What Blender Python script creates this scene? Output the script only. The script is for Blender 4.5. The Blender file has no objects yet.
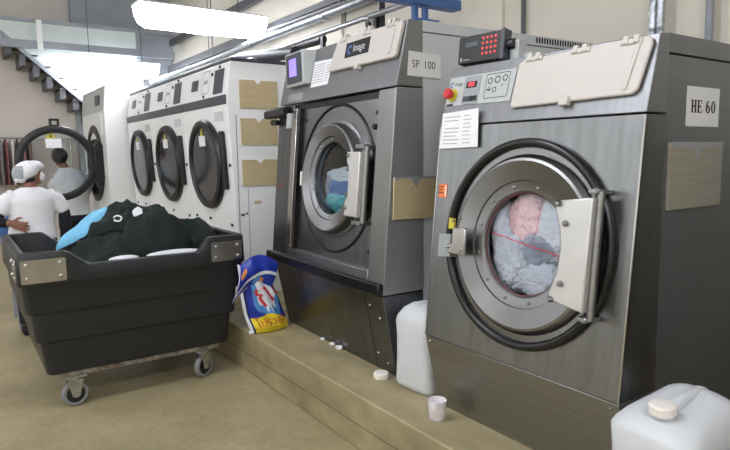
import bpy, bmesh, math, random
from mathutils import Vector, Matrix, noise
R = math.radians
PI = math.pi
sc = bpy.context.scene
col = sc.collection
random.seed(7)

# ------------------------------------------------------------------ materials
def lin(c):
    return tuple(((v/255.0)/12.92 if v/255.0 <= .04045 else ((v/255.0+.055)/1.055)**2.4) for v in c) + (1.0,)

def mat(name, rgb, rough=.5, metal=0.0, var=0.0, vscale=6.0, stretch=(1, 1, 1), bump=0.0, bscale=40.0,
        rvar=0.0, spec=.5, dark=None, trans=0.0, coat=0.0, sss=0.0, emit=0.0):
    m = bpy.data.materials.new(name); m.use_nodes = True
    nt = m.node_tree; N = nt.nodes; L = nt.links
    b = N['Principled BSDF']
    c = lin(rgb)
    b.inputs['Base Color'].default_value = c
    b.inputs['Roughness'].default_value = rough
    b.inputs['Metallic'].default_value = metal
    b.inputs['Specular IOR Level'].default_value = spec
    if trans: b.inputs['Transmission Weight'].default_value = trans
    if coat: b.inputs['Coat Weight'].default_value = coat
    if sss:
        b.inputs['Subsurface Weight'].default_value = sss
        b.inputs['Subsurface Radius'].default_value = (.03, .03, .03)
    if emit:
        b.inputs['Emission Color'].default_value = c
        b.inputs['Emission Strength'].default_value = emit
    if var or bump or rvar:
        tc = N.new('ShaderNodeTexCoord'); mp = N.new('ShaderNodeMapping')
        mp.inputs['Scale'].default_value = stretch
        L.new(tc.outputs['Object'], mp.inputs['Vector'])
        nz = N.new('ShaderNodeTexNoise'); nz.inputs['Scale'].default_value = vscale
        nz.inputs['Detail'].default_value = 6
        L.new(mp.outputs['Vector'], nz.inputs['Vector'])
        if var:
            rp = N.new('ShaderNodeValToRGB')
            d = lin(dark) if dark else tuple(v*(1-var) for v in c[:3])+(1,)
            l = c if dark else tuple(min(1, v*(1+var*.6)) for v in c[:3])+(1,)
            rp.color_ramp.elements[0].position = .3; rp.color_ramp.elements[0].color = d
            rp.color_ramp.elements[1].position = .7; rp.color_ramp.elements[1].color = l
            L.new(nz.outputs['Fac'], rp.inputs['Fac']); L.new(rp.outputs['Color'], b.inputs['Base Color'])
        if rvar:
            mr = N.new('ShaderNodeMapRange')
            mr.inputs['To Min'].default_value = max(.02, rough-rvar); mr.inputs['To Max'].default_value = rough+rvar
            L.new(nz.outputs['Fac'], mr.inputs['Value']); L.new(mr.outputs['Result'], b.inputs['Roughness'])
        if bump:
            nb = N.new('ShaderNodeTexNoise'); nb.inputs['Scale'].default_value = bscale; nb.inputs['Detail'].default_value = 5
            L.new(mp.outputs['Vector'], nb.inputs['Vector'])
            bp = N.new('ShaderNodeBump'); bp.inputs['Strength'].default_value = bump; bp.inputs['Distance'].default_value = .01
            L.new(nb.outputs['Fac'], bp.inputs['Height']); L.new(bp.outputs['Normal'], b.inputs['Normal'])
    return m

def glass_mat(name, tint, gloss=.18, rough=.03):
    m = bpy.data.materials.new(name); m.use_nodes = True
    nt = m.node_tree; N = nt.nodes; L = nt.links
    N.remove(N['Principled BSDF'])
    t = N.new('ShaderNodeBsdfTransparent'); t.inputs['Color'].default_value = lin(tint)
    g = N.new('ShaderNodeBsdfGlossy'); g.inputs['Roughness'].default_value = rough
    lf = N.new('ShaderNodeLayerWeight'); lf.inputs['Blend'].default_value = .5
    lw = N.new('ShaderNodeMath'); lw.operation = 'POWER'; lw.inputs[1].default_value = 5
    L.new(lf.outputs['Facing'], lw.inputs[0])
    ma = N.new('ShaderNodeMath'); ma.operation = 'ADD'; ma.inputs[1].default_value = gloss*.25
    mx = N.new('ShaderNodeMixShader')
    L.new(lw.outputs[0], ma.inputs[0]); L.new(ma.outputs[0], mx.inputs['Fac'])
    L.new(t.outputs[0], mx.inputs[1]); L.new(g.outputs[0], mx.inputs[2])
    L.new(mx.outputs[0], N['Material Output'].inputs['Surface'])
    return m

M = {}
EMIT = 22.0
M['steel'] = mat('brushed_steel', (150, 150, 149), .4, 1, .12, 5, (.6, .6, 14), rvar=.08)
M['steel_v'] = mat('brushed_steel_vertical', (138, 140, 141), .34, 1, .14, 5, (6, 6, .7), rvar=.06)
M['steel_dark'] = mat('dark_brushed_steel', (118, 120, 122), .32, 1, .18, 5, (6, 6, .5), rvar=.08)
M['steel_side'] = mat('side_panel_steel', (124, 128, 131), .32, .7, .08, 4, (1, 1, 8), rvar=.05)
M['steel_door'] = mat('door_steel', (140, 140, 141), .34, 1, .08, 7, (1, 1, 1))
M['satin'] = mat('satin_side', (146, 148, 150), .42, .35, .05, 4)
for k_ in ('steel_door',):
    nt_ = M[k_].node_tree; tg_ = nt_.nodes.new('ShaderNodeTangent'); tg_.direction_type = 'RADIAL'; tg_.axis = 'X'
    b_ = nt_.nodes['Principled BSDF']; b_.inputs['Anisotropic'].default_value = .8; nt_.links.new(tg_.outputs['Tangent'], b_.inputs['Tangent'])
M['steel_col'] = mat('satin_column', (140, 140, 138), .38, .8, .08, 4, (6, 6, .6), rvar=.05)
M['steel_bright'] = mat('polished_steel', (184, 181, 177), .24, 1, .08, 9, rvar=.07)
M['steel_white'] = mat('satin_plate', (206, 205, 202), .42, .6, .05, 8)
M['drum'] = mat('drum_steel', (70, 70, 72), .35, 1)
M['control'] = mat('control_panel_steel', (140, 142, 144), .42, .75, .1, 5, (1, 10, 1))
M['clad'] = mat('blue_grey_paint', (206, 211, 213), .45, 0, .05, 3)
M['white'] = mat('white_enamel', (240, 241, 241), .32, 0, .03, 2)
M['white2'] = mat('off_white_enamel', (232, 233, 231), .4, 0, .06, 2)
M['flap'] = mat('cream_plastic', (200, 195, 189), .45, 0, .03, 3)
M['black'] = mat('black_plastic', (22, 22, 24), .4)
M['rubber'] = mat('black_rubber', (16, 16, 17), .32, 0, .2, 12)
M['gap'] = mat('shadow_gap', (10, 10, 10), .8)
M['band'] = mat('slate_band', (66, 70, 78), .4)
M['slate'] = mat('slate_panel', (62, 66, 76), .35)
M['label'] = mat('grey_label', (182, 186, 186), .4)
M['labeldk'] = mat('grey_label_dark', (150, 155, 157), .4)
M['ink'] = mat('black_ink', (24, 24, 26), .6)
M['paleink'] = mat('pale_ink', (150, 152, 158), .6)
M['paper'] = mat('white_paper', (232, 232, 234), .55, 0, .03, 8)
M['film'] = mat('clear_film', (244, 244, 246), .15)
M['kraft'] = mat('kraft_envelope', (196, 178, 140), .5, 0, .1, 5, (1, 1, 10))
M['kraft2'] = mat('dark_kraft_envelope', (152, 147, 133), .35, 0, .12, 6, (1, 1, 14))
M['orange'] = mat('orange_sticker', (226, 120, 48), .5)
M['orangedk'] = mat('sticker_print', (120, 52, 30), .5)
M['red'] = mat('red_plastic', (200, 40, 44), .4)
M['yellow'] = mat('yellow_ring', (200, 185, 60), .5)
M['led'] = mat('red_led', (255, 60, 70), .5, emit=1.6)
M['keyled'] = mat('red_key_print', (240, 84, 84), .5, emit=.12)
M['lcd'] = mat('dim_lcd', (78, 88, 92), .3)
M['screen'] = mat('purple_screen', (146, 128, 240), .3, emit=.75)
M['logo'] = mat('blue_logo', (70, 96, 150), .4)
M['logowhite'] = mat('logo_white', (220, 222, 228), .4)
M['cart'] = mat('charcoal_poly', (31, 32, 35), .46, 0, .12, 10, bump=.05, bscale=140)
M['galv'] = mat('galvanised_steel', (182, 182, 178), .42, .9, .3, 18)
M['rust'] = mat('worn_bar', (176, 172, 166), .55, .6, .5, 26, dark=(104, 86, 70))
M['tyre'] = mat('grey_tyre', (128, 130, 132), .6)
M['green'] = mat('dark_green_fleece', (12, 27, 24), .95, 0, .3, 14, bump=.35, bscale=60)
M['green2'] = mat('bottle_green_fleece', (12, 26, 24), .95, 0, .3, 10, bump=.5, bscale=50)
M['sky'] = mat('sky_blue_cloth', (120, 188, 222), .85, 0, .08, 10, bump=.2, bscale=30)
M['wcloth'] = mat('white_cloth', (226, 228, 232), .85, 0, .05, 10, bump=.2, bscale=40)
M['bluewhite'] = mat('pale_blue_linen', (196, 202, 212), .85, 0, .22, 7, bump=.2, bscale=20)
M['greylinen'] = mat('grey_blue_linen', (140, 150, 166), .85, 0, .35, 12, bump=.6, bscale=22)
M['pink'] = mat('pink_linen', (216, 176, 180), .85, 0, .15, 9, bump=.2, bscale=20)
M['teal'] = mat('teal_cloth', (90, 168, 172), .85, 0, .25, 14, bump=.6, bscale=26)
M['blue'] = mat('blue_cloth', (84, 120, 172), .85, 0, .3, 14, bump=.6, bscale=26)
M['shirt'] = mat('white_shirt', (232, 232, 236), .85, 0, .03, 8, bump=.35, bscale=9)
M['shirt2'] = mat('grey_shirt', (224, 228, 232), .85, 0, .05, 8, bump=.35, bscale=9)
M['dark'] = mat('dark_cloth', (26, 28, 36), .9, 0, .2, 12)
M['skin'] = mat('skin', (138, 96, 76), .55, 0, .08, 12)
M['hair'] = mat('black_hair', (20, 17, 16), .5, 0, .3, 30, (1, 1, 6))
M['net'] = mat('white_hair_net', (242, 243, 246), .8, 0, .1, 40, bump=.4, bscale=60)
M['net2'] = mat('grey_net_mesh', (160, 164, 170), .85, 0, .15, 60)
M['jug'] = mat('natural_hdpe', (207, 210, 213), .42, 0, .03, 4, sss=.2)
M['jugliq'] = mat('filled_hdpe', (204, 208, 220), .4, 0, .03, 4, sss=.2)
M['cap'] = mat('ivory_cap', (236, 230, 222), .45)
M['cup'] = mat('frosted_cup', (232, 226, 230), .45, 0, .22, 40)
M['bagblue'] = mat('bag_blue', (28, 52, 160), .28)
M['bagnavy'] = mat('bag_navy', (22, 32, 96), .3)
M['bagsky'] = mat('bag_sky', (86, 150, 214), .28)
M['bagwhite'] = mat('bag_white', (226, 230, 238), .3)
M['bagyellow'] = mat('bag_yellow', (240, 216, 52), .3)
M['bagred'] = mat('bag_red', (206, 36, 58), .35)
M['bagred2'] = mat('maroon_seal', (96, 44, 46), .5)
M['bagorange'] = mat('bag_orange', (226, 150, 96), .35)
M['pipe'] = mat('silver_pipe', (196, 200, 206), .3, 1, .1, 12)
M['foil'] = mat('foil_duct', (200, 206, 214), .3, 1, .3, 30, bump=.5, bscale=60)
M['blackpipe'] = mat('black_pipe', (40, 41, 44), .5)
M['bluesteel'] = mat('blue_painted_steel', (66, 104, 160), .45, 0, .12, 8)
M['greysteel'] = mat('grey_painted_steel', (150, 155, 162), .5, 0, .1, 5)
M['darksteel'] = mat('dark_painted_steel', (84, 86, 90), .5, 0, .1, 5)
M['palesteel'] = mat('pale_sheet', (206, 216, 212), .5, 0, .05, 3)
M['fixture'] = mat('fixture_white', (236, 238, 240), .5)
M['tube'] = mat('fluorescent_tube', (232, 238, 255), .5, emit=EMIT)
M['glow_diffuser'] = mat('opal_glow', (242, 245, 255), .5, emit=EMIT)  # lamp emission, also standing in for the glare around the fitting
M['dglass'] = glass_mat('smoked_glass', (58, 66, 76), .3)
M['wglass'] = glass_mat('washer_glass', (250, 251, 252), .12)
M['sglass'] = glass_mat('dim_washer_glass', (244, 247, 248), .15)
M['rglass'] = glass_mat('clear_glass', (242, 244, 245), .12)

# room surfaces
def floor_material():
    m = bpy.data.materials.new('epoxy_floor'); m.use_nodes = True
    nt = m.node_tree; N = nt.nodes; L = nt.links; b = N['Principled BSDF']
    tc = N.new('ShaderNodeTexCoord')
    n1 = N.new('ShaderNodeTexNoise'); n1.inputs['Scale'].default_value = 1.3; n1.inputs['Detail'].default_value = 8; n1.inputs['Roughness'].default_value = .62
    n2 = N.new('ShaderNodeTexNoise'); n2.inputs['Scale'].default_value = 26; n2.inputs['Detail'].default_value = 4
    L.new(tc.outputs['Object'], n1.inputs['Vector']); L.new(tc.outputs['Object'], n2.inputs['Vector'])
    r1 = N.new('ShaderNodeValToRGB')
    e = r1.color_ramp.elements
    e[0].position = .32; e[0].color = lin((144, 133, 100)); e[1].position = .66; e[1].color = lin((178, 166, 130))
    L.new(n1.outputs['Fac'], r1.inputs['Fac'])
    mx = N.new('ShaderNodeMixRGB'); mx.blend_type = 'MULTIPLY'; mx.inputs['Fac'].default_value = .25
    r2 = N.new('ShaderNodeValToRGB'); r2.color_ramp.elements[0].position = .35; r2.color_ramp.elements[0].color = (.55, .53, .5, 1)
    r2.color_ramp.elements[1].position = .6
    L.new(n2.outputs['Fac'], r2.inputs['Fac'])
    L.new(r1.outputs['Color'], mx.inputs['Color1']); L.new(r2.outputs['Color'], mx.inputs['Color2'])
    L.new(mx.outputs['Color'], b.inputs['Base Color'])
    mr = N.new('ShaderNodeMapRange'); mr.inputs['To Min'].default_value = .28; mr.inputs['To Max'].default_value = .6
    L.new(n1.outputs['Fac'], mr.inputs['Value']); L.new(mr.outputs['Result'], b.inputs['Roughness'])
    return m
M['floor'] = floor_material()
M['curb'] = mat('painted_concrete', (174, 161, 124), .55, 0, 1, 3.0, (1.6, 1.0, 1.6), bump=.15, bscale=30, dark=(130, 120, 92))
M['crack'] = mat('crack_line', (104, 92, 66), .8)
M['wall'] = mat('beige_wall', (223, 217, 203), .8, 0, .05, 1.5)
M['wallgrey'] = mat('grey_beige_wall', (206, 198, 190), .8, 0, .06, 1.5)
M['ceil'] = mat('ceiling_sheet', (190, 188, 184), .8, 0, .05, 2)

# ------------------------------------------------------------------ mesh building
class Fr:                                   # a local frame: origin, right, up, normal
    def __init__(s, o, r, u, n=None):
        s.o = Vector(o); s.r = Vector(r).normalized(); s.u = Vector(u).normalized()
        s.n = Vector(n).normalized() if n is not None else s.r.cross(s.u)
    def p(s, a, b, d=0.0): return s.o + s.r*a + s.u*b + s.n*d
    def moved(s, a, b, d=0.0): return Fr(s.p(a, b, d), s.r, s.u, s.n)
W0 = Fr((0, 0, 0), (1, 0, 0), (0, 1, 0), (0, 0, 1))

_fonts = {}
def text_polys(s):
    if s in _fonts: return _fonts[s]
    cu = bpy.data.curves.new('glyphs', 'FONT'); cu.body = s; cu.align_x = 'CENTER'; cu.align_y = 'CENTER'
    cu.resolution_u = 3
    ob = bpy.data.objects.new('glyphs', cu)
    col.objects.link(ob)
    dg = bpy.context.evaluated_depsgraph_get()
    me = bpy.data.meshes.new_from_object(ob.evaluated_get(dg))
    vs = [v.co.copy() for v in me.vertices]; fs = [tuple(p.vertices) for p in me.polygons]
    bpy.data.objects.remove(ob); bpy.data.curves.remove(cu); bpy.data.meshes.remove(me)
    _fonts[s] = (vs, fs)
    return vs, fs

def rrect(u0, v0, u1, v1, r, n=5):
    pts = []
    for cx, cy, a in ((u1-r, v1-r, 0), (u0+r, v1-r, 90), (u0+r, v0+r, 180), (u1-r, v0+r, 270)):
        for k in range(n+1):
            t = R(a+90*k/n); pts.append((cx+r*math.cos(t), cy+r*math.sin(t)))
    return pts

class MB:
    def __init__(s): s.bm = bmesh.new(); s.mi = 0
    def use(s, i): s.mi = i; return s
    def face(s, vs):
        try:
            f = s.bm.faces.new(vs); f.material_index = s.mi; return f
        except ValueError: return None
    def prism(s, F, pts, d0, d1):
        a = [s.bm.verts.new(F.p(u, v, d0)) for u, v in pts]; b = [s.bm.verts.new(F.p(u, v, d1)) for u, v in pts]
        s.face(a[::-1]); s.face(b); n = len(pts)
        for i in range(n): s.face([a[i], a[(i+1) % n], b[(i+1) % n], b[i]])
        return s
    def fbox(s, F, u0, u1, v0, v1, d0, d1): return s.prism(F, [(u0, v0), (u1, v0), (u1, v1), (u0, v1)], d0, d1)
    def box(s, x0, x1, y0, y1, z0, z1): return s.fbox(W0, x0, x1, y0, y1, z0, z1)
    def poly(s, F, pts, d=0.0): s.face([s.bm.verts.new(F.p(u, v, d)) for u, v in pts]); return s
    def loft(s, loops, cap=(True, True), closed=False):
        rows = [[s.bm.verts.new(p) for p in lp] for lp in loops]; n = len(rows[0])
        pr = list(zip(rows, rows[1:])) + ([(rows[-1], rows[0])] if closed else [])
        for a, b in pr:
            for i in range(n): s.face([a[i], a[(i+1) % n], b[(i+1) % n], b[i]])
        if not closed:
            if cap[0]: s.face(rows[0][::-1])
            if cap[1]: s.face(rows[-1])
        return rows
    def tube(s, pts, r, n=12, rs=None):
        pts = [Vector(p) for p in pts]; loops = []
        up = None
        for i, p in enumerate(pts):
            t = (pts[min(i+1, len(pts)-1)]-pts[max(i-1, 0)]).normalized()
            if up is None:
                up = t.orthogonal().normalized()
            else:
                up = (up-t*up.dot(t)).normalized()
            w = t.cross(up); rr = rs[i] if rs else r
            loops.append([p+(up*math.cos(2*PI*k/n)+w*math.sin(2*PI*k/n))*rr for k in range(n)])
        s.loft(loops); return s
    def cyl(s, p0, p1, r, r2=None, n=24): return s.tube([p0, p1], r, n, [r, r if r2 is None else r2])
    def lathe(s, F, prof, n=64, closed=False):     # profile of (radius, offset along the normal)
        loops = [[F.p(r*math.cos(2*PI*k/n), r*math.sin(2*PI*k/n), d) for k in range(n)] for r, d in prof]
        s.loft(loops, closed=closed); return s
    def torus(s, F, Rr, r, d=0.0, n=72, m=12):
        return s.lathe(F, [(Rr+r*math.cos(2*PI*k/m), d+r*math.sin(2*PI*k/m)) for k in range(m)], n, closed=True)
    def ball(s, c, rx, ry=None, rz=None, n=16, rot=None):
        ry = rx if ry is None else ry; rz = rx if rz is None else rz; c = Vector(c)
        loops = []
        for j in range(1, n):
            t = PI*j/n
            loops.append([Vector((rx*math.sin(t)*math.cos(2*PI*k/(2*n)), ry*math.sin(t)*math.sin(2*PI*k/(2*n)), rz*math.cos(t))) for k in range(2*n)])
        loops = [[c+(rot @ p if rot else p) for p in lp] for lp in loops]
        s.loft(loops); return s
    def text(s, F, body, u, v, h, xs=1.0, d=.001, sx=0.0):
        vs, fs = text_polys(body)
        if not vs: return s
        nv = [s.bm.verts.new(F.p(u+(q.x+sx*q.y)*h*xs, v+q.y*h, d)) for q in vs]
        for f in fs: s.face([nv[i] for i in f])
        return s
    def plate_hole(s, F, u0, u1, v0, v1, cu, cv, Rr, d0, d1, N=72):
        an = sorted(set([2*PI*k/N for k in range(N)] + [math.atan2(v-cv, u-cu) % (2*PI) for u in (u0, u1) for v in (v0, v1)]))
        inn, out = [], []
        for a in an:
            c, q = math.cos(a), math.sin(a)
            t = min(((u1-cu)/c if c > 1e-9 else (u0-cu)/c if c < -1e-9 else 1e9), ((v1-cv)/q if q > 1e-9 else (v0-cv)/q if q < -1e-9 else 1e9))
            inn.append((cu+Rr*c, cv+Rr*q)); out.append((cu+t*c, cv+t*q))
        lp = [[F.p(*p, d) for p in pp] for pp, d in ((inn, d1), (out, d1), (out, d0), (inn, d0))]
        s.loft(lp, closed=True); return s
    def build(s, name, mats, parent=None, bevel=0.0, smooth=35, loc=None):
        bm = s.bm
        bmesh.ops.recalc_face_normals(bm, faces=bm.faces[:])
        if loc is not None:
            for v in bm.verts: v.co -= Vector(loc)
        for f in bm.faces: f.smooth = True
        for e in bm.edges:
            if len(e.link_faces) == 2 and e.calc_face_angle(0) > R(smooth): e.smooth = False
        me = bpy.data.meshes.new(name); bm.to_mesh(me); bm.free()
        for m in (mats if isinstance(mats, (list, tuple)) else [mats]): me.materials.append(m)
        o = bpy.data.objects.new(name, me); col.objects.link(o)
        if parent is not None: o.parent = parent
        if loc is not None: o.location = loc
        if bevel:
            bv = o.modifiers.new('soft_edges', 'BEVEL'); bv.width = bevel; bv.segments = 2; bv.limit_method = 'ANGLE'; bv.angle_limit = R(40)
        return o

def tag(o, label, cat, group=None, kind=None):
    if label: o['label'] = label
    if cat: o['category'] = cat
    if group: o['group'] = group
    if kind: o['kind'] = kind
    return o
def thing(name, label, cat, loc=(0, 0, 0), rz=0, group=None):
    o = bpy.data.objects.new(name, None); col.objects.link(o); o.location = loc; o.rotation_euler = (0, 0, rz)
    o.empty_display_size = .1
    return tag(o, label, cat, group)
def struct(name, mb, m, bevel=0):
    o = mb.build(name, m, None, bevel); o['kind'] = 'structure'; return o
def plabel(o, t): o['label'] = t; return o
def dup(root, loc, rz=None, label=None):
    r = root.copy(); col.objects.link(r); r.location = loc
    if rz is not None: r.rotation_euler = (0, 0, rz)
    if label: r['label'] = label
    for ch in list(root.children):
        c = ch.copy(); col.objects.link(c); c.parent = r
        for g in list(ch.children):
            d = g.copy(); col.objects.link(d); d.parent = c
    return r

def crumple(name, c, rad, seed, m, amp=.18, freq=2.2, sub=5, flat=None, rot=0, parent=None, crease=0.0):
    bm = bmesh.new(); bmesh.ops.create_icosphere(bm, subdivisions=sub, radius=1)
    off = Vector((seed*7.3, seed*3.1, seed*5.7)); rm = Matrix.Rotation(rot, 3, 'Z')
    for v in bm.verts:
        p = v.co.normalized()
        q = Vector((p.x*rad[0], p.y*rad[1], p.z*rad[2]))
        a = noise.noise(p*freq+off); b = 1-abs(noise.noise(p*freq*1.7+off*1.3))*2.2; k = noise.noise(p*freq*4+off)
        f = 1+amp*(a*.9+b*.55+k*.2)
        if crease:
            w_ = Vector((noise.noise(p*2.1+off), noise.noise(p*2.1-off), noise.noise(p*1.7+off*.5)))*1.1
            f += crease*((1-abs(noise.noise((p+w_)*freq*2.4+off))*3)*.6+(1-abs(noise.noise((p+w_*.6)*freq*4.0-off))*3)*.10)
        q = q*f
        v.co = rm @ q
        if flat is not None and v.co.z < flat: v.co.z = flat+(v.co.z-flat)*.12
    s = MB(); s.bm.free(); s.bm = bm
    return s.build(name, m, parent, smooth=180, loc=None) if c is None else place(s.build(name, m, parent, smooth=180), c)
def place(o, c): o.location = c; return o

# ------------------------------------------------------------------ camera
cam_d = bpy.data.cameras.new('camera'); cam = bpy.data.objects.new('camera', cam_d); col.objects.link(cam)
cam_d.sensor_width = 36; cam_d.lens = 36*600/730.0; cam_d.clip_start = .02
yaw, pit, roll = R(34.54), R(6.73), R(-.79)
fw = Vector((math.sin(yaw)*math.cos(pit), math.cos(yaw)*math.cos(pit), -math.sin(pit)))
r0 = Vector((math.cos(yaw), -math.sin(yaw), 0)); u0 = r0.cross(fw)
rr = r0*math.cos(roll)+u0*math.sin(roll); uu = u0*math.cos(roll)-r0*math.sin(roll)
mw = Matrix(((rr.x, uu.x, -fw.x, 0), (rr.y, uu.y, -fw.y, 0), (rr.z, uu.z, -fw.z, 1.45), (0, 0, 0, 1)))
cam.matrix_world = mw
sc.camera = cam

# ------------------------------------------------------------------ room
ZC = .277                                                        # top of the machine plinth
XW, YB, XL, YN, CH = 3.7, 12.0, -4.6, -3.2, 4.7
struct('floor', MB().box(XL, XW, YN, YB, -.1, 0), M['floor'])
struct('ceiling', MB().box(XL, XW, YN, YB, CH, CH+.1), M['ceil'])
struct('wall_right', MB().box(XW, XW+.12, YN, YB, 0, CH), M['wall'])
struct('wall_back', MB().box(XL, XW, YB, YB+.12, 0, CH), M['wallgrey'])
struct('wall_near', MB().box(XL, XW, YN-.12, YN, 0, CH), M['wall'])
w = MB()                                                          # left wall with a long window band
w.box(XL-.12, XL, YN, YB, 0, 1.2); w.box(XL-.12, XL, YN, YB, 2.9, CH)
for y0, y1 in ((YN, -2.2), (.6, 1.4), (4.2, 5.0), (7.8, 8.6), (11.2, YB)): w.box(XL-.12, XL, y0, y1, 1.2, 2.9)
struct('wall_left', w, M['wall'])
for k, (y0, y1) in enumerate(((-2.2, .6), (1.4, 4.2), (5.0, 7.8), (8.6, 11.2))):
    w = MB()
    for a, b in ((y0, y0+.06), (y1-.06, y1), ((y0+y1)/2-.03, (y0+y1)/2+.03)): w.box(XL-.09, XL-.03, a, b, 1.2, 2.9)
    for a in (1.2, 2.02, 2.84): w.box(XL-.09, XL-.03, y0+.06, y1-.06, a, a+.06)
    struct('window_%d' % (k+1), w, M['greysteel'])
# plinth the machines stand on
w = MB(); w.box(1.56, XW, -.6, 10.4, 0, ZC)
o = w.build('plinth', M['curb'], None, .008); o['kind'] = 'structure'
w = MB()
for k_ in range(60):
    y_ = -.6+.1*k_; w.box(1.5585, 1.562, y_, y_+.1, .128+.006*noise.noise(Vector((y_*2, 0, 0)))-.012*max(0, y_-2)*.3, .1315+.006*noise.noise(Vector((y_*2, 0, 0)))-.012*max(0, y_-2)*.3)
struct('trim_1', w, M['crack'])
# wall mouldings: pale pilaster strips on the right wall
for k, y in enumerate((3.55, 1.55, 5.9)):
    struct('trim_%d' % (k+2), MB().box(XW-.03, XW, y-.16, y+.16, 0, CH), M['wall'])
# steel purlins high on the right wall
w = MB(); w.box(3.5, 3.62, 3.6, 11.5, 2.98, 3.12); w.box(3.55, 3.62, 3.6, 11.5, 3.5, 3.6)
struct('trim_5', w, M['darksteel'])

# ------------------------------------------------------------------ conduits, pipes, beam
w = MB(); w.tube([(3.66, 3.2, CH), (3.66, 3.14, ZC)], .018, 10)
tag(w.build('conduit', M['darksteel']), 'thin dark conduit running up the wall above the gap between the washers', 'conduit')
w = MB(); w.tube([(3.64, 1.815, CH), (3.64, 1.77, ZC)], .022, 10)
tag(w.build('conduit', M['greysteel']), 'plain grey conduit on the beige wall at the far right', 'conduit')
for k, dy in enumerate((-.055, -.005)):
    w = MB(); pts = [(3.6, 2.11+dy, ZC+.02*i) for i in range(222)]
    w.tube(pts, .02, 10, [.022+.004*math.sin(i*2.4) for i in range(222)])
    tag(w.build('flexible_conduit', M['foil']), ('right one' if k == 0 else 'left one')+' of the two shiny flexible conduits rising behind the near washer', 'conduit', 'flexible conduits')
t = thing('steam_pipe', 'bright silver pipe running overhead along the dryers, upper of the pair', 'pipe', (3.0, 3.6, 2.73))
MB().tube([(0, 0, .02), (0, 7.2, 0)], .042, 16).build('pipe', M['pipe'], t)
for y in (1.35, 3.0, 5.2): MB().cyl((0, y, .01), (0, y+.06, .01), .046).build('coupling', M['pipe'], t)
for y in (1.1, 4.4): MB().tube([(0, y, .03), (0, y, 2.0)], .008, 8).build('hanger', M['darksteel'], t)
t = thing('steam_pipe', 'thinner grey pipe running overhead just below the bright silver pipe', 'pipe', (3.05, 3.4, 2.6))
MB().tube([(0, 0, .02), (0, 7.2, -.03)], .024, 16).build('pipe', M['pipe'], t)
for y in (.9, 2.6): MB().cyl((0, y, .0), (0, y+.05, .0), .032).build('coupling', M['pipe'], t)
for y in (1.3, 4.6): MB().tube([(0, y, .02), (0, y, 2.1)], .008, 8).build('hanger', M['darksteel'], t)
w = MB(); w.tube([(3.35, 4.55, 2.32), (3.35, 4.55, 2.86), (3.35, 4.62, 2.93), (3.35, 5.1, 2.95), (3.35, 7.5, 2.97)], .03, 12)
tag(w.build('elbow_pipe', M['blackpipe']), 'black pipe bending over behind the silver pipes', 'pipe')
for k, (y, lab) in enumerate(((5.55, 'leftmost'), (4.72, 'middle'), (4.6, 'rightmost'))):
    w = MB(); w.box(3.3, 3.34, y-.025, y+.025, 2.15, 2.72)
    tag(w.build('wall_strut', M['blackpipe']), lab+' of the dark upright struts below the overhead pipes', 'strut', 'dark wall struts')
# ducts lying on the dryers
w = MB(); w.tube([(2.42, 5.3, 2.31), (2.42, 6.1, 2.37), (2.45, 7.4, 2.36)], .05, 14)
tag(w.build('foil_duct', M['foil']), 'silver foil duct lying on top of the white dryers', 'duct')
w = MB(); w.tube([(2.7, 5.0, 2.38), (2.7, 6.2, 2.50), (2.7, 8.6, 2.48)], .06, 12)
tag(w.build('exhaust_pipe', M['blackpipe']), 'dark exhaust pipe over the white dryers', 'pipe')
w = MB(); w.tube([(3.35, 5.6, 2.66), (3.35, 7.2, 2.70), (3.35, 9.4, 2.70)], .05, 12)
tag(w.build('exhaust_pipe', M['blackpipe']), 'second dark pipe further back over the dryers, near the wall', 'pipe')
# blue hoist beam
t = thing('hoist_beam', 'blue steel beam above the far washer, cut by the top of the view', 'beam', (1.0, 3.3, 2.39))
MB().box(0, 2.1, -.05, .05, .07, .14).build('beam', M['bluesteel'], t, .004)
for x in (1.71, 1.8): MB().box(x-.015, x+.015, -.02, .02, -.27, .07).build('post', M['bluesteel'], t)
MB().box(1.68, 1.9, -.04, .04, -.06, -.02).build('bracket', M['bluesteel'], t, .003)
MB().tube([(.2, 0, .14), (.2, 0, 2.25)], .012, 8).build('hanger', M['darksteel'], t)

# stair and gantry at the back
t = thing('staircase', 'pale steel staircase climbing left behind the laundry workers', 'staircase', (0, 11.3, 0))
# side sheet: between the sloping foot and the rail above
F = Fr((0, 0, 0), (1, 0, 0), (0, 0, 1), (0, -1, 0))
MB().prism(F, [(-.9, 3.64), (2.9, 3.66), (2.9, 2.0), (2.45, 2.0), (.80, 3.50), (-.9, 3.50)], -.02, .0).build('side_sheet', M['palesteel'], t)
MB().fbox(F, -.9, 3.6, 3.64, 3.70, -.03, .03).build('handrail', M['greysteel'], t, .004)
MB().prism(F, [(2.52, 1.96), (.84, 3.48), (.80, 3.44), (2.48, 1.92)], -.05, .02).build('stringer', M['greysteel'], t)
for k in range(9):
    x = .90+.187*k; z = 3.30-.170*k
    w = MB(); w.box(x-.02, x+.24, .0, .66, z-.03, z); w.prism(F, [(x-.02, z), (x+.07, z-.01), (x+.07, z-.17), (x-.02, z-.19)], -.66, -.02)
    w.build('tread', M['darksteel'], t)
MB().box(2.9, 2.98, -.02, .66, 0, 3.64).build('stair_post', M['greysteel'], t)
t = thing('gantry_beam', 'long grey horizontal beam crossing in front of the staircase', 'beam', (0, 11.1, 3.2))
MB().box(-4.4, 3.5, -.05, .05, 0, .12).build('beam', M['greysteel'], t, .004)
MB().box(1.31, 1.39, -.09, -.05, -.02, .44).build('clamp_post', M['white2'], t, .003)
struct('trim_6', MB().box(1.95, 3.68, 11.8, 11.96, 0, 4.6), M['greysteel'])

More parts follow.
